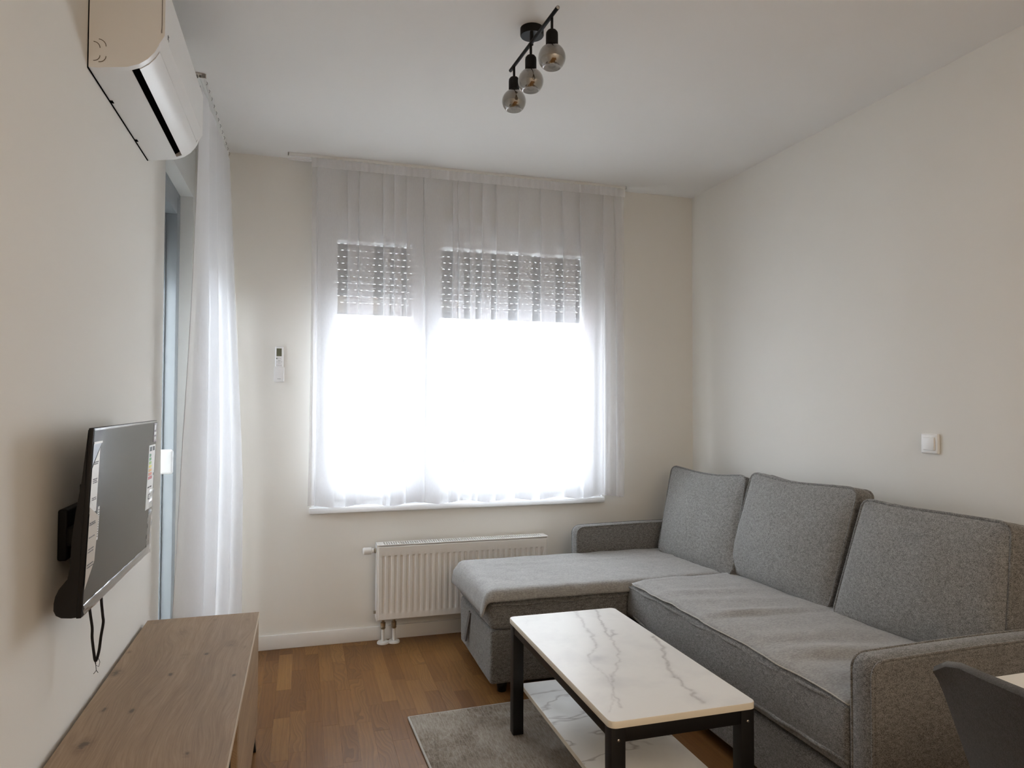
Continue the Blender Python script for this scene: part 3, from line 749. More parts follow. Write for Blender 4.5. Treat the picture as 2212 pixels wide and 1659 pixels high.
# back cushions
def back_cushion(label, tl, tr, br, bl, thick, puff, seed):
    TL, TR, BR, BL = map(Vector, (tl, tr, br, bl))
    n = ((TR - TL).cross(BL - TL)).normalized()
    if n.x > 0: n = -n            # faces into the room
    c = (BL + BR) / 2
    t = thing('back_cushion', label, 'cushion', tuple(c))
    N = 30; rc = 0.15
    def pos(a, b, lay, puffed):
        # rounded-square mapping
        ax, bx = a, b; lim = 1 - rc
        if abs(a) > lim and abs(b) > lim:
            da, db = (abs(a) - lim) / rc, (abs(b) - lim) / rc
            m_ = max(da, db); L = math.hypot(da, db); s_ = m_ / L if L > 0 else 1
            ax = math.copysign(lim + rc * da * s_, a); bx = math.copysign(lim + rc * db * s_, b)
        # slightly slack edges
        u = (ax + 1) / 2; v = (bx + 1) / 2
        dip = 0.014 * math.sin(math.pi * u) * (bx if bx > 0 else bx * 0.5) ** 3
        P = TL * (1 - u) * v + TR * u * v + BR * u * (1 - v) + BL * (1 - u) * (1 - v)
        upv = (TL - BL).normalized()
        P = P - upv * (dip - 0.005 * math.sin(6 * u + seed) * max(0, bx) ** 3)
        pf = puff * ((1 - ax ** 2) ** 0.55) * ((1 - bx ** 2) ** 0.55) if abs(ax) < 1 and abs(bx) < 1 else 0
        pf *= (1.12 - 0.25 * bx)
        pf += 0.006 * noise.noise(Vector((ax * 2.2 + seed, bx * 2.2, seed))) * (1 - max(abs(ax), abs(bx)) ** 4)
        return P + n * (lay + (pf if puffed > 0 else -pf * 0.5 if puffed < 0 else 0))
    m = MB()
    g = [[pos(-1 + 2 * i / N, -1 + 2 * j / N, 0, 1) for i in range(N + 1)] for j in range(N + 1)]
    m.grid(g)
    g2 = [[pos(-1 + 2 * i / N, -1 + 2 * j / N, -thick, -1) for i in range(N + 1)] for j in range(N + 1)]
    m.grid(g2)
    m.build('front_and_back', M_SOFA2, t).name = 'cover'
    ring = [(-1 + 2 * i / N, -1) for i in range(N)] + [(1, -1 + 2 * i / N) for i in range(N)] + [(1 - 2 * i / N, 1) for i in range(N)] + [(-1, 1 - 2 * i / N) for i in range(N)]
    m = MB(); rows_ = []
    for q in range(6):
        lay = -thick * q / 5; bul = 0.008 * math.sin(math.pi * q / 5)
        row = []
        cc = (TL + TR + BR + BL) / 4
        for (a, b) in ring + [ring[0]]:
            P = pos(a, b, lay, 0); d = (P - cc); d -= n * d.dot(n); row.append(P + d.normalized() * bul)
        rows_.append(row)
    m.grid(rows_); m.build('gusset', M_SOFA, t)
    for lay in (0.0, -thick):
        pts = [pos(a, b, lay, 0) for (a, b) in ring]
        pp = MB(); pp.tube(pts, 0.006, 7, closed=True); pp.build('piping', M_SOFA, t)
    return t
back_cushion('grey back cushion nearest the window, leaning in the sofa corner', (2.555, -0.172, 0.918), (2.555, -0.900, 0.932), (2.415, -0.975, 0.466), (2.355, -0.366, 0.466), 0.095, 0.048, 1.3)
back_cushion('middle grey back cushion, overlapping the two beside it', (2.535, -0.975, 0.962), (2.535, -1.648, 0.957), (2.456, -1.566, 0.466), (2.445, -0.895, 0.470), 0.080, 0.052, 2.9)
back_cushion('grey back cushion next to the near armrest, largest in view', (2.535, -1.678, 0.932), (2.530, -2.272, 0.930), (2.50, -2.262, 0.466), (2.437, -1.612, 0.466), 0.110, 0.050, 4.1)

# plush covers
def cover(name, label, xs, ys, zf, hemr, parent=None):
    t = thing(name, label, 'sofa cover', (xs[len(xs) // 2], ys[len(ys) // 2], 0.46))
    rows = [[Vector(zf(u, v)) for u in xs] for v in ys]
    m = MB(); m.grid(rows)
    low = [[p + Vector((0, 0, -0.006)) if False else p for p in r] for r in rows]
    o = m.build('cloth', M_THROW, t)
    md = o.modifiers.new('thickness', 'SOLIDIFY'); md.thickness = 0.006; md.offset = 1
    edge = rows[0] + [r[-1] for r in rows[1:]] + rows[-1][-2::-1] + [r[0] for r in rows[-2:0:-1]]
    q = MB(); q.tube([p + Vector((0, 0, 0.002)) for p in edge], hemr, 6, closed=True); q.build('hem', M_HEM, t)
    return t
def nz(x, y, s, sd): return noise.noise(Vector((x * s + sd, y * s, sd)))
# chaise cover: u = arc length along x from the hanging end, v = arc length towards the room
def chaise_f(u, v):
    # profile in x
    hang = 0.062
    if u < hang: x = 1.219 - 0.010 * (1 - u / hang) - 0.012 * max(0, 1 - v / 0.5); z = 0.458 - 0.035 - (hang - u)
    elif u < hang + 0.06:
        a = (u - hang) / 0.06 * math.pi / 2; x = 1.219 + 0.04 * (1 - math.cos(a)); z = 0.423 + 0.04 * math.sin(a)
    else: x = 1.259 + (u - hang - 0.06); z = 0.463
    # profile in y (v from back -0.285)
    L = 0.575
    if v < L: y = -0.300 - v; dz = 0
    else:
        a = min((v - L) / 0.05, 1) * math.pi / 2; ex = max(0, v - L - 0.05)
        y = -0.300 - L - 0.036 * math.sin(a) - 0.003; dz = -(0.036 * (1 - math.cos(a)) + ex)
    if u < hang + 0.06 and dz < 0: 
        k = 1 - u / (hang + 0.06); y += 0.02 * k; x -= 0.006 * k; z += dz * (1 - 0.75 * k) 
    else: z += dz
    z += 0.0035 * nz(x, y, 6, 2.0) + 0.0025 * nz(x, y, 14, 5)
    # long soft crease and a little puckering
    z += 0.004 * math.exp(-((y + 0.46 + 0.05 * (x - 1.6)) / 0.018) ** 2) * (1 if u > 0.25 else 0)
    if dz < 0 or u < hang: 
        x += 0.004 * nz(y * 3, z, 9, 7) if u < hang else 0; y += -0.004 + 0.004 * nz(x, z, 9, 8) if dz < 0 else 0
    return (x, y, z)
us = [i * 0.0192 for i in range(0, 64)]; vs_ = [i * 0.0185 for i in range(0, 32)] + [0.585, 0.595, 0.605, 0.615, 0.625, 0.633]
us += [1.21 + 0.02 * k for k in range(1, 12)]
cover('sofa_cover', 'pale grey plush cover draped over the chaise and hanging over its end', us, vs_, chaise_f, 0.003)
def seat_f(x, y):
    z = 0.4665 + 0.006 * math.sin((y + 2.28) / 1.36 * math.pi) + 0.004 * nz(x, y, 5, 3) + 0.003 * nz(x, y, 12, 9)
    for (yc, sl, h, w_) in ((-1.20, 0.16, 0.010, 0.030), (-1.52, 0.10, 0.014, 0.035), (-1.56, 0.10, -0.008, 0.02), (-1.95, 0.22, 0.013, 0.045), (-2.03, 0.25, -0.009, 0.03), (-1.80, 0.15, 0.006, 0.05), (-2.15, 0.1, 0.008, 0.03), (-1.34, 0.2, 0.006, 0.03)):
        yy = y - yc - sl * (2.1 - x); z += h * math.exp(-(yy / w_) ** 2) * max(0, min(1, (2.55 - x) / 0.5)) * max(0.25, min(1, (x - 1.9) / 0.16))
    fx = (x - 1.907) 
    xe = x
    if fx < 0.06: 
        xe = x + 0.003 * math.sin(y * 17) + 0.004 * nz(y, 0, 9, 4); z -= 0.012 * (1 - fx / 0.06)
    ye = y
    if y > -0.96: z += 0.004; 
    return (xe, ye, z)
xs_ = [1.907 + i * 0.0205 for i in range(33)]; ys_ = [-2.276 + i * 0.0208 for i in range(65)]
cover('sofa_cover', 'pale grey plush cover laid wrinkled over the long sofa seat', xs_, ys_, seat_f, 0.003)

# ================================================================== COFFEE TABLE
TX0, TX1, TY0, TY1, TZ = 1.223, 1.675, -2.182, -1.238, 0.452
tb = thing('coffee_table', 'black-legged coffee table with a white veined stone-look top', 'table', (1.449, -1.71, 0.011))
def rrect(x0, x1, y0, y1, r, n=6):
    out = []
    for (cx_, cy_, a0) in ((x1 - r, y1 - r, 0), (x0 + r, y1 - r, 90), (x0 + r, y0 + r, 180), (x1 - r, y0 + r, 270)):
        for i in range(n + 1):
            a = math.radians(a0 + 90 * i / n); out.append((cx_ + r * math.cos(a), cy_ + r * math.sin(a)))
    return out
ol = rrect(TX0, TX1, TY0, TY1, 0.022); n_ = len(ol)
m = MB(); rw = []
for (z, ins) in ((TZ - 0.018, 0.0), (TZ - 0.002, 0.0), (TZ, 0.0015)):
    cx_, cy_ = (TX0 + TX1) / 2, (TY0 + TY1) / 2
    rw.append([(x + (ins if x < cx_ else -ins), y + (ins if y < cy_ else -ins), z) for (x, y) in ol + [ol[0]]])
m.grid(rw); m.add([(x, y, TZ - 0.018) for (x, y) in ol], [tuple(range(n_))])
m.build('edge', M_TEDGE, tb, sharp=0.8)
# top sheet: fine grid with a vein attribute
VA = [[(1.51, -1.238), (1.499, -1.264), (1.469, -1.418), (1.439, -1.585), (1.419, -1.652), (1.35, -1.73)], [(1.35, -1.73), (1.344, -1.805), (1.351, -1.878), (1.339, -1.938), (1.306, -2.015), (1.25, -2.124)],
      [(1.663, -1.60), (1.637, -1.715), (1.584, -1.834), (1.55, -1.925), (1.538, -2.014), (1.53, -2.091), (1.53, -2.139)],
      [(1.592, -1.25), (1.534, -1.454), (1.506, -1.569), (1.54, -1.545), (1.545, -1.50)], [(1.506, -1.569), (1.483, -1.671), (1.454, -1.753), (1.376, -1.874), (1.32, -1.985), (1.29, -2.10)], [(1.29, -1.24), (1.262, -1.36)]]
VW = [0.0055, 0.0035, 0.0060, 0.0050, 0.0045, 0.0015]; VI = [0.34, 0.22, 0.52, 0.50, 0.34, 0.12]
VH = [0.020, 0.035, 0.022, 0.014, 0.022, 0.01]
def segd(px, py, a, b):
    ax, ay = a; bx, by = b; dx, dy = bx - ax, by - ay
    t = max(0, min(1, ((px - ax) * dx + (py - ay) * dy) / (dx * dx + dy * dy))); return math.hypot(px - ax - t * dx, py - ay - t * dy)
ins = 0.0015; nx_, ny_ = 118, 246
cols = []; rows = []
for j in range(ny_ + 1):
    row = []
    for i in range(nx_ + 1):
        x = lerp(TX0 + ins, TX1 - ins, i / nx_); y = lerp(TY0 + ins, TY1 - ins, j / ny_)
        R = 0.0205
        # clamp to rounded corners
        qx = min(max(x, TX0 + ins + R), TX1 - ins - R); qy = min(max(y, TY0 + ins + R), TY1 - ins - R); d = math.hypot(x - qx, y - qy)
        if d > R: x = qx + (x - qx) / d * R; y = qy + (y - qy) / d * R
        row.append((x, y, TZ))
        wx = x + 0.012 * nz(x, y, 22, 1) + 0.006 * nz(x, y, 60, 2); wy = y + 0.012 * nz(x, y, 22, 5) + 0.005 * nz(x, y, 60, 8)
        v = h = 0
        for k, pl in enumerate(VA):
            dd = min(segd(wx, wy, pl[q], pl[q + 1]) for q in range(len(pl) - 1))
            v = max(v, VI[k] * math.exp(-(dd / VW[k]) ** 2)); h = max(h, VI[k] * 0.55 * math.exp(-(dd / VH[k]) ** 2) * (0.55 + 0.9 * nz(x, y, 13, 3)))
        # grey smoky patch
        h = max(h, 0.75 * math.exp(-((wx - 1.375) / 0.035) ** 2 - ((wy + 1.745) / 0.035) ** 2) * (0.8 + 0.5 * nz(x, y, 20, 6)), 0.5 * math.exp(-((wx - 1.34) / 0.03) ** 2 - ((wy + 1.93) / 0.07) ** 2) * (0.8 + 0.5 * nz(x, y, 20, 6)))
        cols.append((max(0, min(1, v)), max(0, min(1, h)), 0, 1))
    rows.append(row)
m = MB(); m.grid(rows, False); tp = m.build('table_top', M_MARBLE, tb, recalc=False); set_attr(tp.data, 'vein', cols)
LG = 0.042; e = 0.006
for x in (TX0 + e, TX1 - e - LG):
    for y in (TY0 + e, TY1 - e - LG):
        m = MB(); m.box((x, y, 0.0115), (x + LG, y + LG, TZ - 0.019)); lg = m.build('leg', M_BLACK, tb, bevel=0.002)
        if y < -2:
            q = MB(); q.lathe([(0, -0.002), (0.004, -0.002), (0.004, 0)], (x + LG / 2, y, 0.40), 10, 'y'); q.build('screw', M_STEEL, lg)
AP = 0.035
for y in (TY0 + e + .003, TY1 - e - 0.02): MB().box((TX0 + e + LG, y, TZ - 0.019 - AP - .006), (TX1 - e - LG, y + 0.016, TZ - 0.019)).build('rail', M_BLACK, tb, bevel=0.001)
for x in (TX0 + e + .003, TX1 - e - 0.02): MB().box((x, TY0 + e + LG, TZ - 0.019 - AP), (x + 0.016, TY1 - e - LG, TZ - 0.019)).build('rail', M_BLACK, tb, bevel=0.001)
MB().box((1.272, TY0 + 0.03, 0.176), (1.626, TY1 - 0.012, 0.192)).build('lower_shelf', M_MARBLE2, tb, bevel=0.001)
m = MB(); m.box((1.2705, TY0 + 0.031, 0.1762), (1.2722, TY1 - 0.013, 0.1915)); m.build('shelf_edge', M_TEDGE, tb)

# ================================================================== RUG
rg = thing('rug', 'distressed beige and grey rug under the coffee table', 'rug', (1.27, -1.9, 0))
a_ = math.radians(2.3); ox, oy = 0.868, -1.006
def rugp(u, v): return (ox + u * math.cos(a_) + v * math.sin(a_), oy + u * math.sin(a_) - v * math.cos(a_))
rows = []
for j in range(0, 61):
    row = []
    for i in range(0, 33):
        u, v = 0.82 * i / 32, 1.5 * j / 60; x, y = rugp(u, v)
        row.append((x, y, 0.0098 + 0.0008 * nz(x, y, 9, 2)))
    rows.append(row)
m = MB(); m.grid(rows); o = m.build('pile', M_RUG, rg, recalc=False)
edge = [rugp(0.82 * i / 20, 0) for i in range(21)] + [rugp(0.82, 1.5 * i / 30) for i in range(1, 31)] + [rugp(0.82 * (1 - i / 20), 1.5) for i in range(1, 21)] + [rugp(0, 1.5 * (1 - i / 30)) for i in range(1, 30)]
m = MB(); m.tube([(x, y, 0.0055) for x, y in edge], 0.0052, 8, closed=True); m.build('bound_edge', fabric('rug_binding', (0.40, 0.39, 0.37), (0.60, 0.59, 0.56), 400), rg)

# ================================================================== SIDEBOARD
sb = thing('sideboard', 'low oak-effect sideboard on black angled legs along the left wall', 'sideboard', (0.1, -1.85, 0))
SX0, SX1, SY1, SY0, SZ0, SZ1 = -0.090, 0.290, -1.068, -2.66, 0.094, 0.500
MB().box((SX0, SY0, SZ1 - 0.018), (SX1, SY1, SZ1)).build('top', M_OAK, sb)
MB().box((SX1, SY0, SZ1 - 0.0175), (SX1 + 0.0012, SY1, SZ1 - 0.0002)).build('edge_band', M_EDGE, sb)
MB().box((SX0, SY1 - 0.018, SZ0), (SX1 - 0.001, SY1, SZ1 - 0.018)).build('side_panel', M_OAKV, sb)
MB().box((SX0, SY0, SZ0), (SX1 - 0.001, SY0 + 0.018, SZ1 - 0.018)).build('side_panel', M_OAKV, sb)
MB().box((SX0, SY0 + .018, SZ0), (SX1 - 0.001, SY1 - .018, SZ0 + 0.016)).build('bottom_panel', M_OAKV, sb)
MB().box((SX0, SY0 + .018, SZ0 + .016), (SX0 + 0.006, SY1 - .018, SZ1 - 0.018)).build('back_panel', M_OAKV, sb)
for y in (-1.955, -2.30): MB().box((SX0 + .006, y - 0.008, SZ0 + .016), (SX1 - 0.001, y + 0.008, SZ1 - 0.018)).build('divider', M_OAKV, sb)
d = MB().box((SX1 - 0.018, -1.945, SZ0 + 0.004), (SX1 + 0.0, SY1 - 0.020, SZ1 - 0.022)).build('door', M_OAKV, sb)
d = MB().box((SX1 - 0.018, SY0 + 0.02, SZ0 + 0.004), (SX1 + 0.0, -2.31, SZ1 - 0.022)).build('door', M_OAKV, sb)
MB().box((SX1 - 0.030, -2.29, SZ0 + 0.018), (SX1 - 0.016, -1.965, SZ1 - 0.020)).build('niche_panel', M_BLACKM, sb, label='black panel standing in for the dark inside of the open niche')  # black panel painting the dark inside of the open niche
for y in (SY1 - 0.07, SY0 + 0.07):
    for x in (SX0 + 0.05, SX1 - 0.035):
        m = MB(); sx_ = 0.022 if x > 0 else -0.012; syy = 0.03 if y > -2 else -0.03
        tp_ = [(x - .024, y - .024, SZ0), (x + .024, y - .024, SZ0), (x + .024, y + .024, SZ0), (x - .024, y + .024, SZ0)]
        bt = [(x - .011 + sx_, y - .011 + syy, 0.0005), (x + .011 + sx_, y - .011 + syy, .0005), (x + .011 + sx_, y + .011 + syy, .0005), (x - .011 + sx_, y + .011 + syy, .0005)]
        m.add(bt + tp_, [(0, 1, 5, 4), (1, 2, 6, 5), (2, 3, 7, 6), (3, 0, 4, 7), (0, 3, 2, 1), (4, 5, 6, 7)]); m.build('leg', M_BLACK, sb)

# ================================================================== TELEVISION
tv = thing('television', 'wall-mounted flat television still wrapped in film with stickers on its screen', 'television', (-0.02, -1.80, 0.82))
def tvx(z): return 0.000 - 0.018 * (1.234 - z) / 0.414    # the screen leans, top outwards
TYN, TYF, TZB, TZT = -2.148, -1.451, 0.820, 1.234
def tvp(y, z, d=0.0): return (tvx(z) + d, y, z)
def tvbox(m, y0, y1, z0, z1, d0, d1):
    m.add([tvp(y0, z0, d0), tvp(y1, z0, d0), tvp(y1, z1, d0), tvp(y0, z1, d0), tvp(y0, z0, d1), tvp(y1, z0, d1), tvp(y1, z1, d1), tvp(y0, z1, d1)],
          [(0, 3, 2, 1), (4, 5, 6, 7), (0, 1, 5, 4), (1, 2, 6, 5), (2, 3, 7, 6), (3, 0, 4, 7)])
m = MB(); tvbox(m, TYN, TYF, TZB, TZT, -0.010, 0.0); m.build('bezel', M_PLASTIC, tv, bevel=0.0015)
m_scr = mat('screen_glass', (0.010, 0.011, 0.013), 0.07, spec=0.28)
m = MB(); tvbox(m, TYN + .004, TYF - .004, TZB + .014, TZT - .004, 0.0, 0.0008); m.build('screen', m_scr, tv)
# rear housing with the deeper lower part
prof = [(1.230, -0.012), (1.19, -0.014), (1.12, -0.018), (1.05, -0.026), (0.99, -0.030), (0.93, -0.030), (0.906, -0.033), (0.897, -0.040), (0.885, -0.049), (0.870, -0.055), (0.856, -0.057), (0.840, -0.0565), (0.829, -0.051), (0.823, -0.040), (0.821, -0.020), (0.822, -0.008)]
m = MB(); rows = []
for (y, k) in ((TYN + 0.002, 0.96), (TYN + 0.03, 1.0), (TYF - 0.03, 1.0), (TYF - 0.002, 0.96)):
    rows.append([(tvx(z) * 1.0 + x * k, y, z) for (z, x) in prof])
m.grid(rows); n_ = len(prof)
m.add(rows[0] , [tuple(range(n_))]); m.add(rows[-1], [tuple(range(n_ - 1, -1, -1))])
m.build('rear_housing', M_PLASTIC, tv, sharp=0.6)
# protective film: glossy wrinkled strips along the lower and far edges
m = MB(); rows = []
for j, (z, d) in enumerate([(TZB + .002, .002), (TZB + .008, .0045), (TZB + .014, .003), (TZB + .020, .0055), (TZB + .028, .0015)]):
    rows.append([tvp(TYN + .002 + (TYF - TYN - .004) * i / 60, z + 0.0006 * math.sin(i * .5 + j), d + 0.0005 * math.sin(i * .9 + j * 2)) for i in range(61)])
m.grid(rows)
rows = []
for j, (y, d) in enumerate([(TYF - .002, .002), (TYF - .012, .0045), (TYF - .03, .003), (TYF - .055, .0012)]):
    rows.append([tvp(y + 0.004 * math.sin(i * .9 + j), TZB + .002 + (0.20) * i / 30, d + 0.001 * math.sin(i * 1.3 + j)) for i in range(31)])
m.grid(rows)
rows = []
for j, (z, d) in enumerate([(TZT - .001, .001), (TZT - .003, .0018), (TZT - .006, .0012)]):
    rows.append([tvp(TYN + .002 + (TYF - TYN - .004) * i / 60, z, d + 0.0002 * math.sin(i * 0.9 + j)) for i in range(61)])
m.grid(rows)
m.build('protective_film', M_FILM, tv, recalc=False)
def sticker(name, y0, y1, z0, z1, matl, parent, d=0.0012, skew=0.0):
    m = MB(); m.add([tvp(y0, z0, d), tvp(y1, z0, d), tvp(y1, z1, d), tvp(y0, z1, d)], [(0, 1, 2, 3)]); return m.build(name, matl, parent, recalc=False)
def poly(pts, d): return [tvp(y, z, d) for (y, z) in pts]
# folded info sticker at the near edge
m = MB(); m.add(poly([(TYN + .003, 1.145), (-2.092, 1.188), (-2.092, 1.045), (TYN + .003, 1.075)], .0014), [(3, 2, 1, 0)]); m.add(poly([(TYN + .003, 1.075), (-2.092, 1.045), (TYN + .003, 1.045)], .0013), [(2, 1, 0)])
s1 = m.build('info_sticker', M_PAPER, tv, recalc=False)
M_PAPERB = mat('sticker_back', (0.55, 0.49, 0.42), 0.6)
m = MB(); m.add(poly([(TYN + .003, 1.060), (-2.070, 1.030), (-2.082, 0.93), (TYN + .003, 0.88)], .0022), [(3, 2, 1, 0)]); s2 = m.build('info_sticker', M_PAPERB, tv, recalc=False, label='beige underside of the folded sticker')
rs = random.Random(5)
def printing(name, parent, y0, y1, rows_, d, h=0.0026):
    """greeked lines of small print, too small to read in the photograph"""
    m = MB()
    for z in rows_:
        y = y0
        while y < y1 - 0.004:
            w_ = min(rs.uniform(0.003, 0.009), y1 - y)
            m.add(poly([(y, z), (y + w_, z), (y + w_, z + h), (y, z + h)], d), [(0, 1, 2, 3)]); y += w_ + 0.0018
    o = m.build(name, M_INK, parent, recalc=False); o['kind'] = 'stuff'; return o
printing('small_print', s1, -2.134, -2.100, (1.156, 1.152, 1.118, 1.114, 1.110, 1.076, 1.072), .0018)
printing('small_print', s2, -2.140, -2.092, (1.022, 1.018, 0.990, 0.964, 0.958, 0.930, 0.924), .0027)
sticker('corner_label', TYN + .006, -2.075, 1.198, 1.203, M_PAPER, tv); 
m = MB(); m.add(poly([(TYN + .003, 1.198), (-2.082, 1.198), (TYN + .003, 1.150)], .0012), [(2, 1, 0)]); m.build('corner_label', mat('label_violet', (0.10, 0.10, 0.14), 0.4), tv, recalc=False)
sticker('serial_label', -2.078, -2.062, 0.975, 1.052, M_PAPER, tv)
m = MB()
for k in range(12): m.add(poly([(-2.074, 0.982 + k * .0055), (-2.066, 0.982 + k * .0055), (-2.066, 0.9845 + k * .0055), (-2.074, 0.9845 + k * .0055)], .0016), [(0, 1, 2, 3)])
m.build('barcode', M_INK, tv, recalc=False)
# energy label at the far edge
el = sticker('energy_label', -1.555, -1.462, 0.965, 1.160, M_PAPER, tv)
cols_ = [(0.02, 0.22, 0.06), (0.08, 0.35, 0.07), (0.30, 0.50, 0.05), (0.75, 0.62, 0.04), (0.72, 0.36, 0.04), (0.62, 0.16, 0.05), (0.50, 0.05, 0.05)]
for k, c in enumerate(cols_):
    z = 1.125 - k * 0.0115; y0 = -1.545; y1 = y0 + 0.022 + 0.005 * k
    m = MB(); m.add(poly([(y0, z), (y1, z), (y1 + .004, z + .0045), (y1, z + .009), (y0, z + .009)], .0018), [(0, 1, 2, 3, 4)]); m.build('energy_bar', mat('bar_%d' % k, c, 0.5), el, recalc=False)
for (y0, y1, z0, z1) in ((-1.545, -1.515, 1.142, 1.155), (-1.500, -1.475, 1.142, 1.155), (-1.478, -1.468, 1.064, 1.072), (-1.545, -1.520, 1.030, 1.034), (-1.515, -1.490, 1.030, 1.034), (-1.530, -1.522, 0.995, 1.010), (-1.522, -1.505, 1.008, 1.011), (-1.522, -1.505, 0.994, 0.997)):
    m = MB(); m.add(poly([(y0, z0), (y1, z0), (y1, z1), (y0, z1)], .0018), [(0, 1, 2, 3)]); m.build('energy_print', M_INK, el, recalc=False)
cl = sticker('feature_label', -1.500, -1.458, 1.168, 1.226, mat('label_maroon', (0.10, 0.045, 0.055), 0.4), tv)
for (y0, y1, z0, z1) in ((-1.495, -1.478, 1.205, 1.220), (-1.495, -1.465, 1.190, 1.199), (-1.495, -1.485, 1.174, 1.184), (-1.480, -1.466, 1.174, 1.184)):
    m = MB(); m.add(poly([(y0, z0), (y1, z0), (y1, z1), (y0, z1)], .0018), [(0, 1, 2, 3)]); m.build('label_print', M_PAPER, cl, recalc=False)
# wall bracket
bk = thing('wall_bracket', 'black articulated wall bracket holding the television', 'bracket', (XL, -1.90, 1.0))
m = MB(); m.softbox((XL + 0.0005, -2.02, 0.92), (XL + 0.022, -1.84, 1.04), 0.006, k=3); m.build('wall_plate', M_BLACKM, bk)
m = MB(); m.softbox((XL + 0.020, -2.03, 0.955), (-0.046, -1.95, 1.000), 0.008, k=3); m.build('arm', M_BLACKM, bk)
m = MB(); m.box((-0.054, -2.04, 0.915), (-0.045, -2.00, 1.10)); m.box((-0.054, -1.70, 0.915), (-0.045, -1.66, 1.10)); m.box((-0.054, -2.0, 0.96), (-0.047, -1.70, 0.99)); m.build('screen_plate', M_BLACKM, bk)
# tied power cable
cb = thing('power_cable', 'folded black power cable tied with wire hanging below the television', 'cable', (-0.04, -1.95, 0.66))
def P(px, py, Y):      # helper for smooth cable path on a plane y = Y
    d = fw + r2 * ((px - 1106) / FPX) - u2 * ((py - 829.5) / FPX); t = (Y - CAM.y) / d.y; return CAM + d * t
pth = [(185, 1240), (194, 1318), (199, 1355), (199, 1378), (203, 1412), (205, 1425), (208, 1426), (214, 1405), (218, 1375), (223, 1345), (222, 1330), (219, 1296), (217, 1240)]
pp = [P(x, y, -1.95) for x, y in pth]; sm = []
for i in range(len(pp) - 1):
    p0, p1, p2, p3 = pp[max(i - 1, 0)], pp[i], pp[i + 1], pp[min(i + 2, len(pp) - 1)]
    for k in range(6):
        t = k / 6; sm.append(0.5 * (2 * p1 + (p2 - p0) * t + (2 * p0 - 5 * p1 + 4 * p2 - p3) * t * t + (3 * p1 - p0 - 3 * p2 + p3) * t ** 3))
sm.append(pp[-1])
m = MB(); m.tube(sm, 0.0033, 8); m.build('cord', M_PLASTIC, cb)
m = MB(); m.tube([P(x, y, -1.95) for x, y in [(204, 1424), (207, 1437), (213, 1440), (216, 1430), (213, 1423), (207, 1426), (207, 1438), (208, 1448), (202, 1456)]], 0.0007, 5); m.tube([P(208, 1448, -1.95), P(212, 1453, -1.95)], 0.0007, 5); m.build('wire_tie', M_BLACK, cb)

# ================================================================== AIR CONDITIONER
ac = thing('air_conditioner', 'white split air conditioner indoor unit high on the left wall', 'air conditioner', (XL, -1.5, 2.16))
AY0, AY1 = -1.861, -1.134
M_AC = mat('ac_gloss_white', (0.83, 0.83, 0.82), 0.32)
body = [(XL + .001, 2.160), (XL + .02, 2.160), (-0.05, 2.166), (-0.012, 2.172), (0.016, 2.184), (0.036, 2.200), (0.052, 2.220), (0.062, 2.240), (0.066, 2.256), (0.067, 2.30), (0.067, 2.425), (0.060, 2.433), (0.03, 2.436), (XL + .001, 2.436)]
def extr(m, prof, y0, y1, ny=1, smooth=True):
    rows = [[(x, lerp(y0, y1, j / ny), z) for (x, z) in prof] for j in range(ny + 1)]
    m.grid(rows, smooth); n = len(prof)
    m.add(rows[0], [tuple(range(n))]); m.add(rows[-1], [tuple(range(n - 1, -1, -1))])
m = MB()
# lower skin is open between the slot edges: end blocks + front and back parts
extr(m, body + [body[0]], AY0, AY0 + 0.022); extr(m, body + [body[0]], AY1 - 0.022, AY1)
extr(m, [(XL + .001, 2.160), (XL + .02, 2.160), (-0.05, 2.166), (-0.006, 2.173), (-0.006, 2.1755), (XL + .001, 2.1755), (XL + .001, 2.16)], AY0 + .022, AY1 - .022)
m.build('casing', M_AC, ac, sharp=0.7)
m = MB(); extr(m, [(XL + .001, 2.182), (-0.012, 2.182), (0.018, 2.206), (0.040, 2.235), (0.054, 2.28), (0.054, 2.43), (XL + .001, 2.43), (XL + .001, 2.182)], AY0 + .022, AY1 - .022); m.build('inner_body', M_DARK, ac)
m = MB(); lv = [(0.013, 2.180), (0.034, 2.196), (0.050, 2.214), (0.060, 2.232), (0.058, 2.2345), (0.047, 2.216), (0.032, 2.1985), (0.012, 2.183), (0.013, 2.180)]
extr(m, lv, AY0 + .024, AY1 - .024); m.build('louver', M_AC, ac, sharp=0.9)
m = MB(); fp_ = [(0.058, 2.2365), (0.0765, 2.270), (0.0765, 2.33), (0.0765, 2.415), (0.070, 2.432), (0.055, 2.437), (0.055, 2.238), (0.060, 2.238)]
extr(m, fp_, AY0 + .0005, AY1 - .0005); fpo = m.build('front_panel', M_AC, ac, sharp=0.35)
m = MB(); m.box((XL + .0003, AY0 - .0002, 2.1570), (XL + .0030, AY1, 2.4365)); m.build('wall_gap_shade', M_DARK, ac)  # dark strip painting the shaded gap between the unit and the wall
m = MB(); m.tube([(0.0690, AY0 - .0001, 2.275), (0.0690, AY0 - .0001, 2.425)], 0.0007, 5); m.build('panel_seam', mat('seam_line', (0.08, 0.06, 0.05), 0.7), ac)
m = MB(); lx = 0.0770
for (dy, dz, w_, h_) in ((0, 0, .004, .012), (.006, .004, .004, .009), (.012, 0, .003, .006), (.004, .012, .012, .003)): m.box((0.0765, -1.822 + dy, 2.266 + dz + .012), (lx, -1.822 + dy + w_, 2.266 + dz + h_ + .012))
m.build('maker_mark', mat('mark_grey', (0.12, 0.12, 0.12), 0.5), ac)
m = MB()
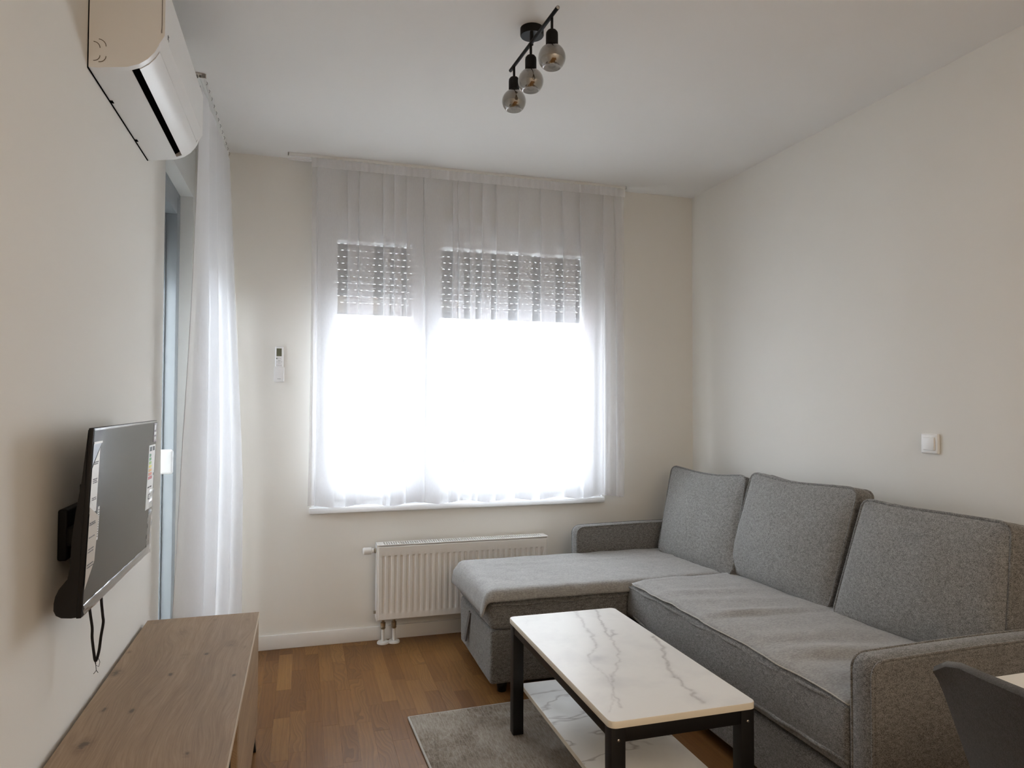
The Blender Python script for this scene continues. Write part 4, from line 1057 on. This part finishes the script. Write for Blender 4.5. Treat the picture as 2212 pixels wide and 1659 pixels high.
for (c0, c1, z0, z1, rr) in ((XL + .004, -0.062, 2.176, 2.236, .017), (XL + .004, -0.076, 2.178, 2.228, .015)):
    pts = []
    for i in range(12): a = math.pi / 2 - i / 11 * math.pi / 2; pts.append((c1 - rr + rr * math.cos(a), AY0 - .0003, z1 - rr + rr * math.sin(a)))
    m.tube([(c0 + .012, AY0 - .0003, z1)] * 0 + pts, 0.0009, 5)
    pts = []
    for i in range(12): a = -i / 11 * math.pi / 2; pts.append((c1 - rr + rr * math.cos(a), AY0 - .0003, z0 + rr + rr * math.sin(a)))
    m.tube(pts, 0.0009, 5)
m.build('pipe_knockout', M_BRASS if False else mat('seam_brown', (0.12, 0.09, 0.06), 0.7), ac)
for y in (-1.645, -1.335): MB().box((XL + .001, y - .006, 2.1585), (XL + .010, y + .012, 2.162)).build('clip_notch', M_DARK, ac)

# ================================================================== CEILING LAMP
lp = thing('ceiling_lamp', 'black three-light ceiling lamp with smoked glass globes', 'lamp', (1.192, -1.605, 2.6))
MB().lathe([(0.0, 0), (0.041, 0), (0.041, -0.024), (0.039, -0.027), (0, -0.027)], (1.192, -1.607, 2.5995), 40).build('ceiling_rose', M_BLACKM, lp, sharp=0.6)
BZ = 2.520
MB().lathe([(0.006, -0.027), (0.006, -0.075)], (1.181, -1.607 - .03, 2.6), 12).build('stem', M_BLACKM, lp)
b0 = Vector((1.161, -1.448, BZ)); b1 = Vector((1.184, -1.886, BZ)); bd = (b1 - b0).normalized()
m = MB(); m.tube([b0, b0 + bd * 0.002, b1 - bd * .002, b1], 0.0062, 14); m.build('bar', M_BLACKM, lp)
MB().lathe([(0, 0), (0.0058, 0), (0.0058, -0.0012), (0, -0.0012)], b1 + Vector((0, -0.0004, 0)), 14, 'y').build('bar_cap', M_STEEL, lp)
M_BULB = mat('bulb_amber_glass', (0.55, 0.40, 0.20), 0.12, 0.85)
for (sx_, sy_) in ((1.164, -1.492), (1.1725, -1.660), (1.186, -1.833)):
    hd_ = MB(); hd_.lathe([(0.0045, 0), (0.0045, -0.052)], (sx_ - 0.002, sy_, BZ), 12); arm_ = hd_.build('arm', M_BLACKM, lp)
    MB().lathe([(0, -0.046), (0.014, -0.046), (0.0185, -0.052), (0.0195, -0.060), (0.0195, -0.092), (0, -0.092)], (sx_ - .002, sy_, BZ), 28).build('socket', M_BLACKM, lp, sharp=0.6)
    cz = BZ - 0.1325; R = 0.0435; pr = []
    for i in range(22):
        a = math.radians(24 + (140 - 24) * i / 21); pr.append((R * math.sin(a), R * math.cos(a) * 0.98))
    inner = [(r - 0.0016, h) for r, h in reversed(pr)]
    g_ = MB().lathe(pr + inner, (sx_ - .002, sy_, cz), 36).build('globe', M_SMOKE, lp)
    MB().lathe([(0.009, 0.040), (0.010, 0.028), (0.0135, 0.014), (0.0150, 0.002), (0.0130, -0.010), (0.007, -0.018), (0, -0.020)], (sx_ - .002, sy_, cz), 20).build('bulb', M_BULB, lp)

# ================================================================== SMALL WALL THINGS
sw = thing('light_switch', 'white square light switch on the right wall above the sofa', 'switch', (XR, -1.741, 1.138))
m = MB(); m.softbox((XR - 0.011, -1.781, 1.099), (XR - 0.0002, -1.701, 1.178), 0.006, k=3); m.build('switch_frame', M_WHITE, sw)
m = MB(); m.softbox((XR - 0.0165, -1.767, 1.113), (XR - 0.009, -1.715, 1.164), 0.003, k=2); m.build('rocker', M_WHITE, sw)
MB().box((XR - 0.0113, -1.7685, 1.1115), (XR - 0.0108, -1.7135, 1.1655)).build('gap_shadow', mat('switch_gap', (0.25, 0.24, 0.22), 0.6), sw)
rm = thing('remote_control', 'white air conditioner remote with a small display held on the back wall', 'remote control', (0.318, 0, 1.5))
M_REM = mat('remote_white', (0.80, 0.80, 0.81), 0.4)
m = MB(); m.softbox((0.297, -0.022, 1.410), (0.339, -0.004, 1.587), 0.006, k=3); m.build('body', M_REM, rm)
MB().box((0.304, -0.0226, 1.535), (0.330, -0.0218, 1.576)).build('display', mat('lcd_olive', (0.105, 0.115, 0.075), 0.25), rm)
m = MB(); m.lathe([(0, -.0012), (0.0035, -.0012), (0.0035, 0)], (0.306, -0.0215, 1.523), 12, 'y'); m.build('button', mat('button_green', (0.12, 0.16, 0.13), 0.5), rm)
for (x, z, w_, h_) in ((0.3135, 1.521, .005, .003), (0.3225, 1.521, .005, .003), (0.305, 1.504, .004, .003), (0.3135, 1.507, .0035, .006), (0.320, 1.507, .0035, .006), (0.3285, 1.504, .004, .003), (0.3135, 1.498, .0035, .003), (0.320, 1.498, .0035, .003), (0.305, 1.486, .004, .003), (0.314, 1.486, .006, .002), (0.324, 1.486, .006, .002)):
    MB().box((x, -0.0226, z), (x + w_, -0.0216, z + h_)).build('button', bpy.data.materials.get('button_grey') or mat('button_grey', (0.42, 0.42, 0.43), 0.5), rm)
ho = thing('remote_holder', 'white plastic pocket holding the remote on the back wall', 'holder', (0.318, 0, 1.43))
m = MB(); m.softbox((0.293, -0.030, 1.400), (0.343, -0.0235, 1.480), 0.003, k=2); m.box((0.293, -0.026, 1.402), (0.2965, 0, 1.478)); m.box((0.3395, -0.026, 1.402), (0.343, 0, 1.478)); m.box((0.295, -0.026, 1.400), (0.341, 0, 1.406)); m.build('pocket', M_REM, ho)
MB().box((0.310, -0.0307, 1.414), (0.327, -0.0299, 1.417)).build('maker_mark', bpy.data.materials['button_grey'], ho)

# ================================================================== DINING CHAIR AND TABLE (lower right)
ch = thing('dining_chair', 'charcoal felt upholstered dining chair at the white table, cut off by the frame', 'chair', (1.85, -3.03, 0))
CY1, CY0 = -2.808, -3.26
rows = []
nn = 14
def chp(v, s, d):      # v: height 0..1 (seat to top); s: 0 far .. 1 near; d: shell offset
    z = lerp(0.43, 0.803, v); w_ = lerp(0.93, 1.0, v)
    yc = (CY0 + CY1) / 2; hw = (CY1 - CY0) / 2 * w_
    y = yc + hw * (1 - 2 * s)
    q = abs(1 - 2 * s)
    x = lerp(1.775, 1.618, v ** 0.8) + 0.030 * q ** 2.2 * -0.0 + 0.055 * (1 - q ** 2) * -0.35
    z2 = z - 0.030 * max(0, q - 0.80) / 0.2 * v ** 8 
    return Vector((x + d, y, z2))
m = MB()
out = [[chp(v / 12, s / nn, 0) for s in range(nn + 1)] for v in range(13)]
inn = [[chp(v / 12, s / nn, 0.026) for s in range(nn + 1)] for v in range(13)]
m.grid(out); m.grid(inn)
ring_o = out[0] + [r[-1] for r in out[1:]] + out[-1][-2::-1] + [r[0] for r in out[-2:0:-1]]
ring_i = inn[0] + [r[-1] for r in inn[1:]] + inn[-1][-2::-1] + [r[0] for r in inn[-2:0:-1]]
cc = Vector((1.72, (CY0 + CY1) / 2, 0.62)); mid = []
for a, b in zip(ring_o, ring_i):
    mm = (a + b) / 2; d = mm - cc; d.x = 0; mid.append(mm + d.normalized() * 0.010)
m.grid([ring_o + [ring_o[0]], mid + [mid[0]], ring_i + [ring_i[0]]])
m.build('backrest', M_FELT, ch)
m = MB(); m.tube([chp(v / 12, 0.74, -0.001) for v in range(11)], 0.0016, 5); m.build('seam', mat('seam_dark', (0.008, 0.008, 0.009), 0.9), ch)
MB().softbox((1.70, CY0 + .01, 0.40), (2.16, CY1 - .01, 0.475), 0.03, (4, 4, 1), 4).build('seat', M_FELT, ch)
for (x, y, dx, dy) in ((1.76, CY1 - .06, -0.05, .02), (2.1, CY1 - .06, 0.04, .02), (1.76, CY0 + .06, -0.05, -.02), (2.1, CY0 + .06, 0.04, -.02)):
    m = MB(); m.tube([(x, y, 0.405), (x + dx, y + dy, 0.0005)], [0.014, 0.009], 12); m.build('leg', M_BLACK, ch)
dt = thing('dining_table', 'white-topped dining table behind the charcoal chair at the right edge', 'table', (2.24, -3.2, 0))
MB().box((1.725, -3.62, 0.725), (2.74, -2.815, 0.750)).build('table_top', mat('cream_laminate', (0.78, 0.74, 0.66), 0.35), dt, bevel=0.003)
for x in (1.76, 2.66):
    for y in (-3.58, -2.90): MB().box((x, y, 0.0005), (x + .045, y + .045, 0.725)).build('leg', M_BLACK, dt, bevel=0.002)
for y in (-3.57, -2.89): MB().box((1.805, y, 0.68), (2.66, y + .02, 0.725)).build('rail', M_BLACK, dt)
print('objects', len(bpy.data.objects))
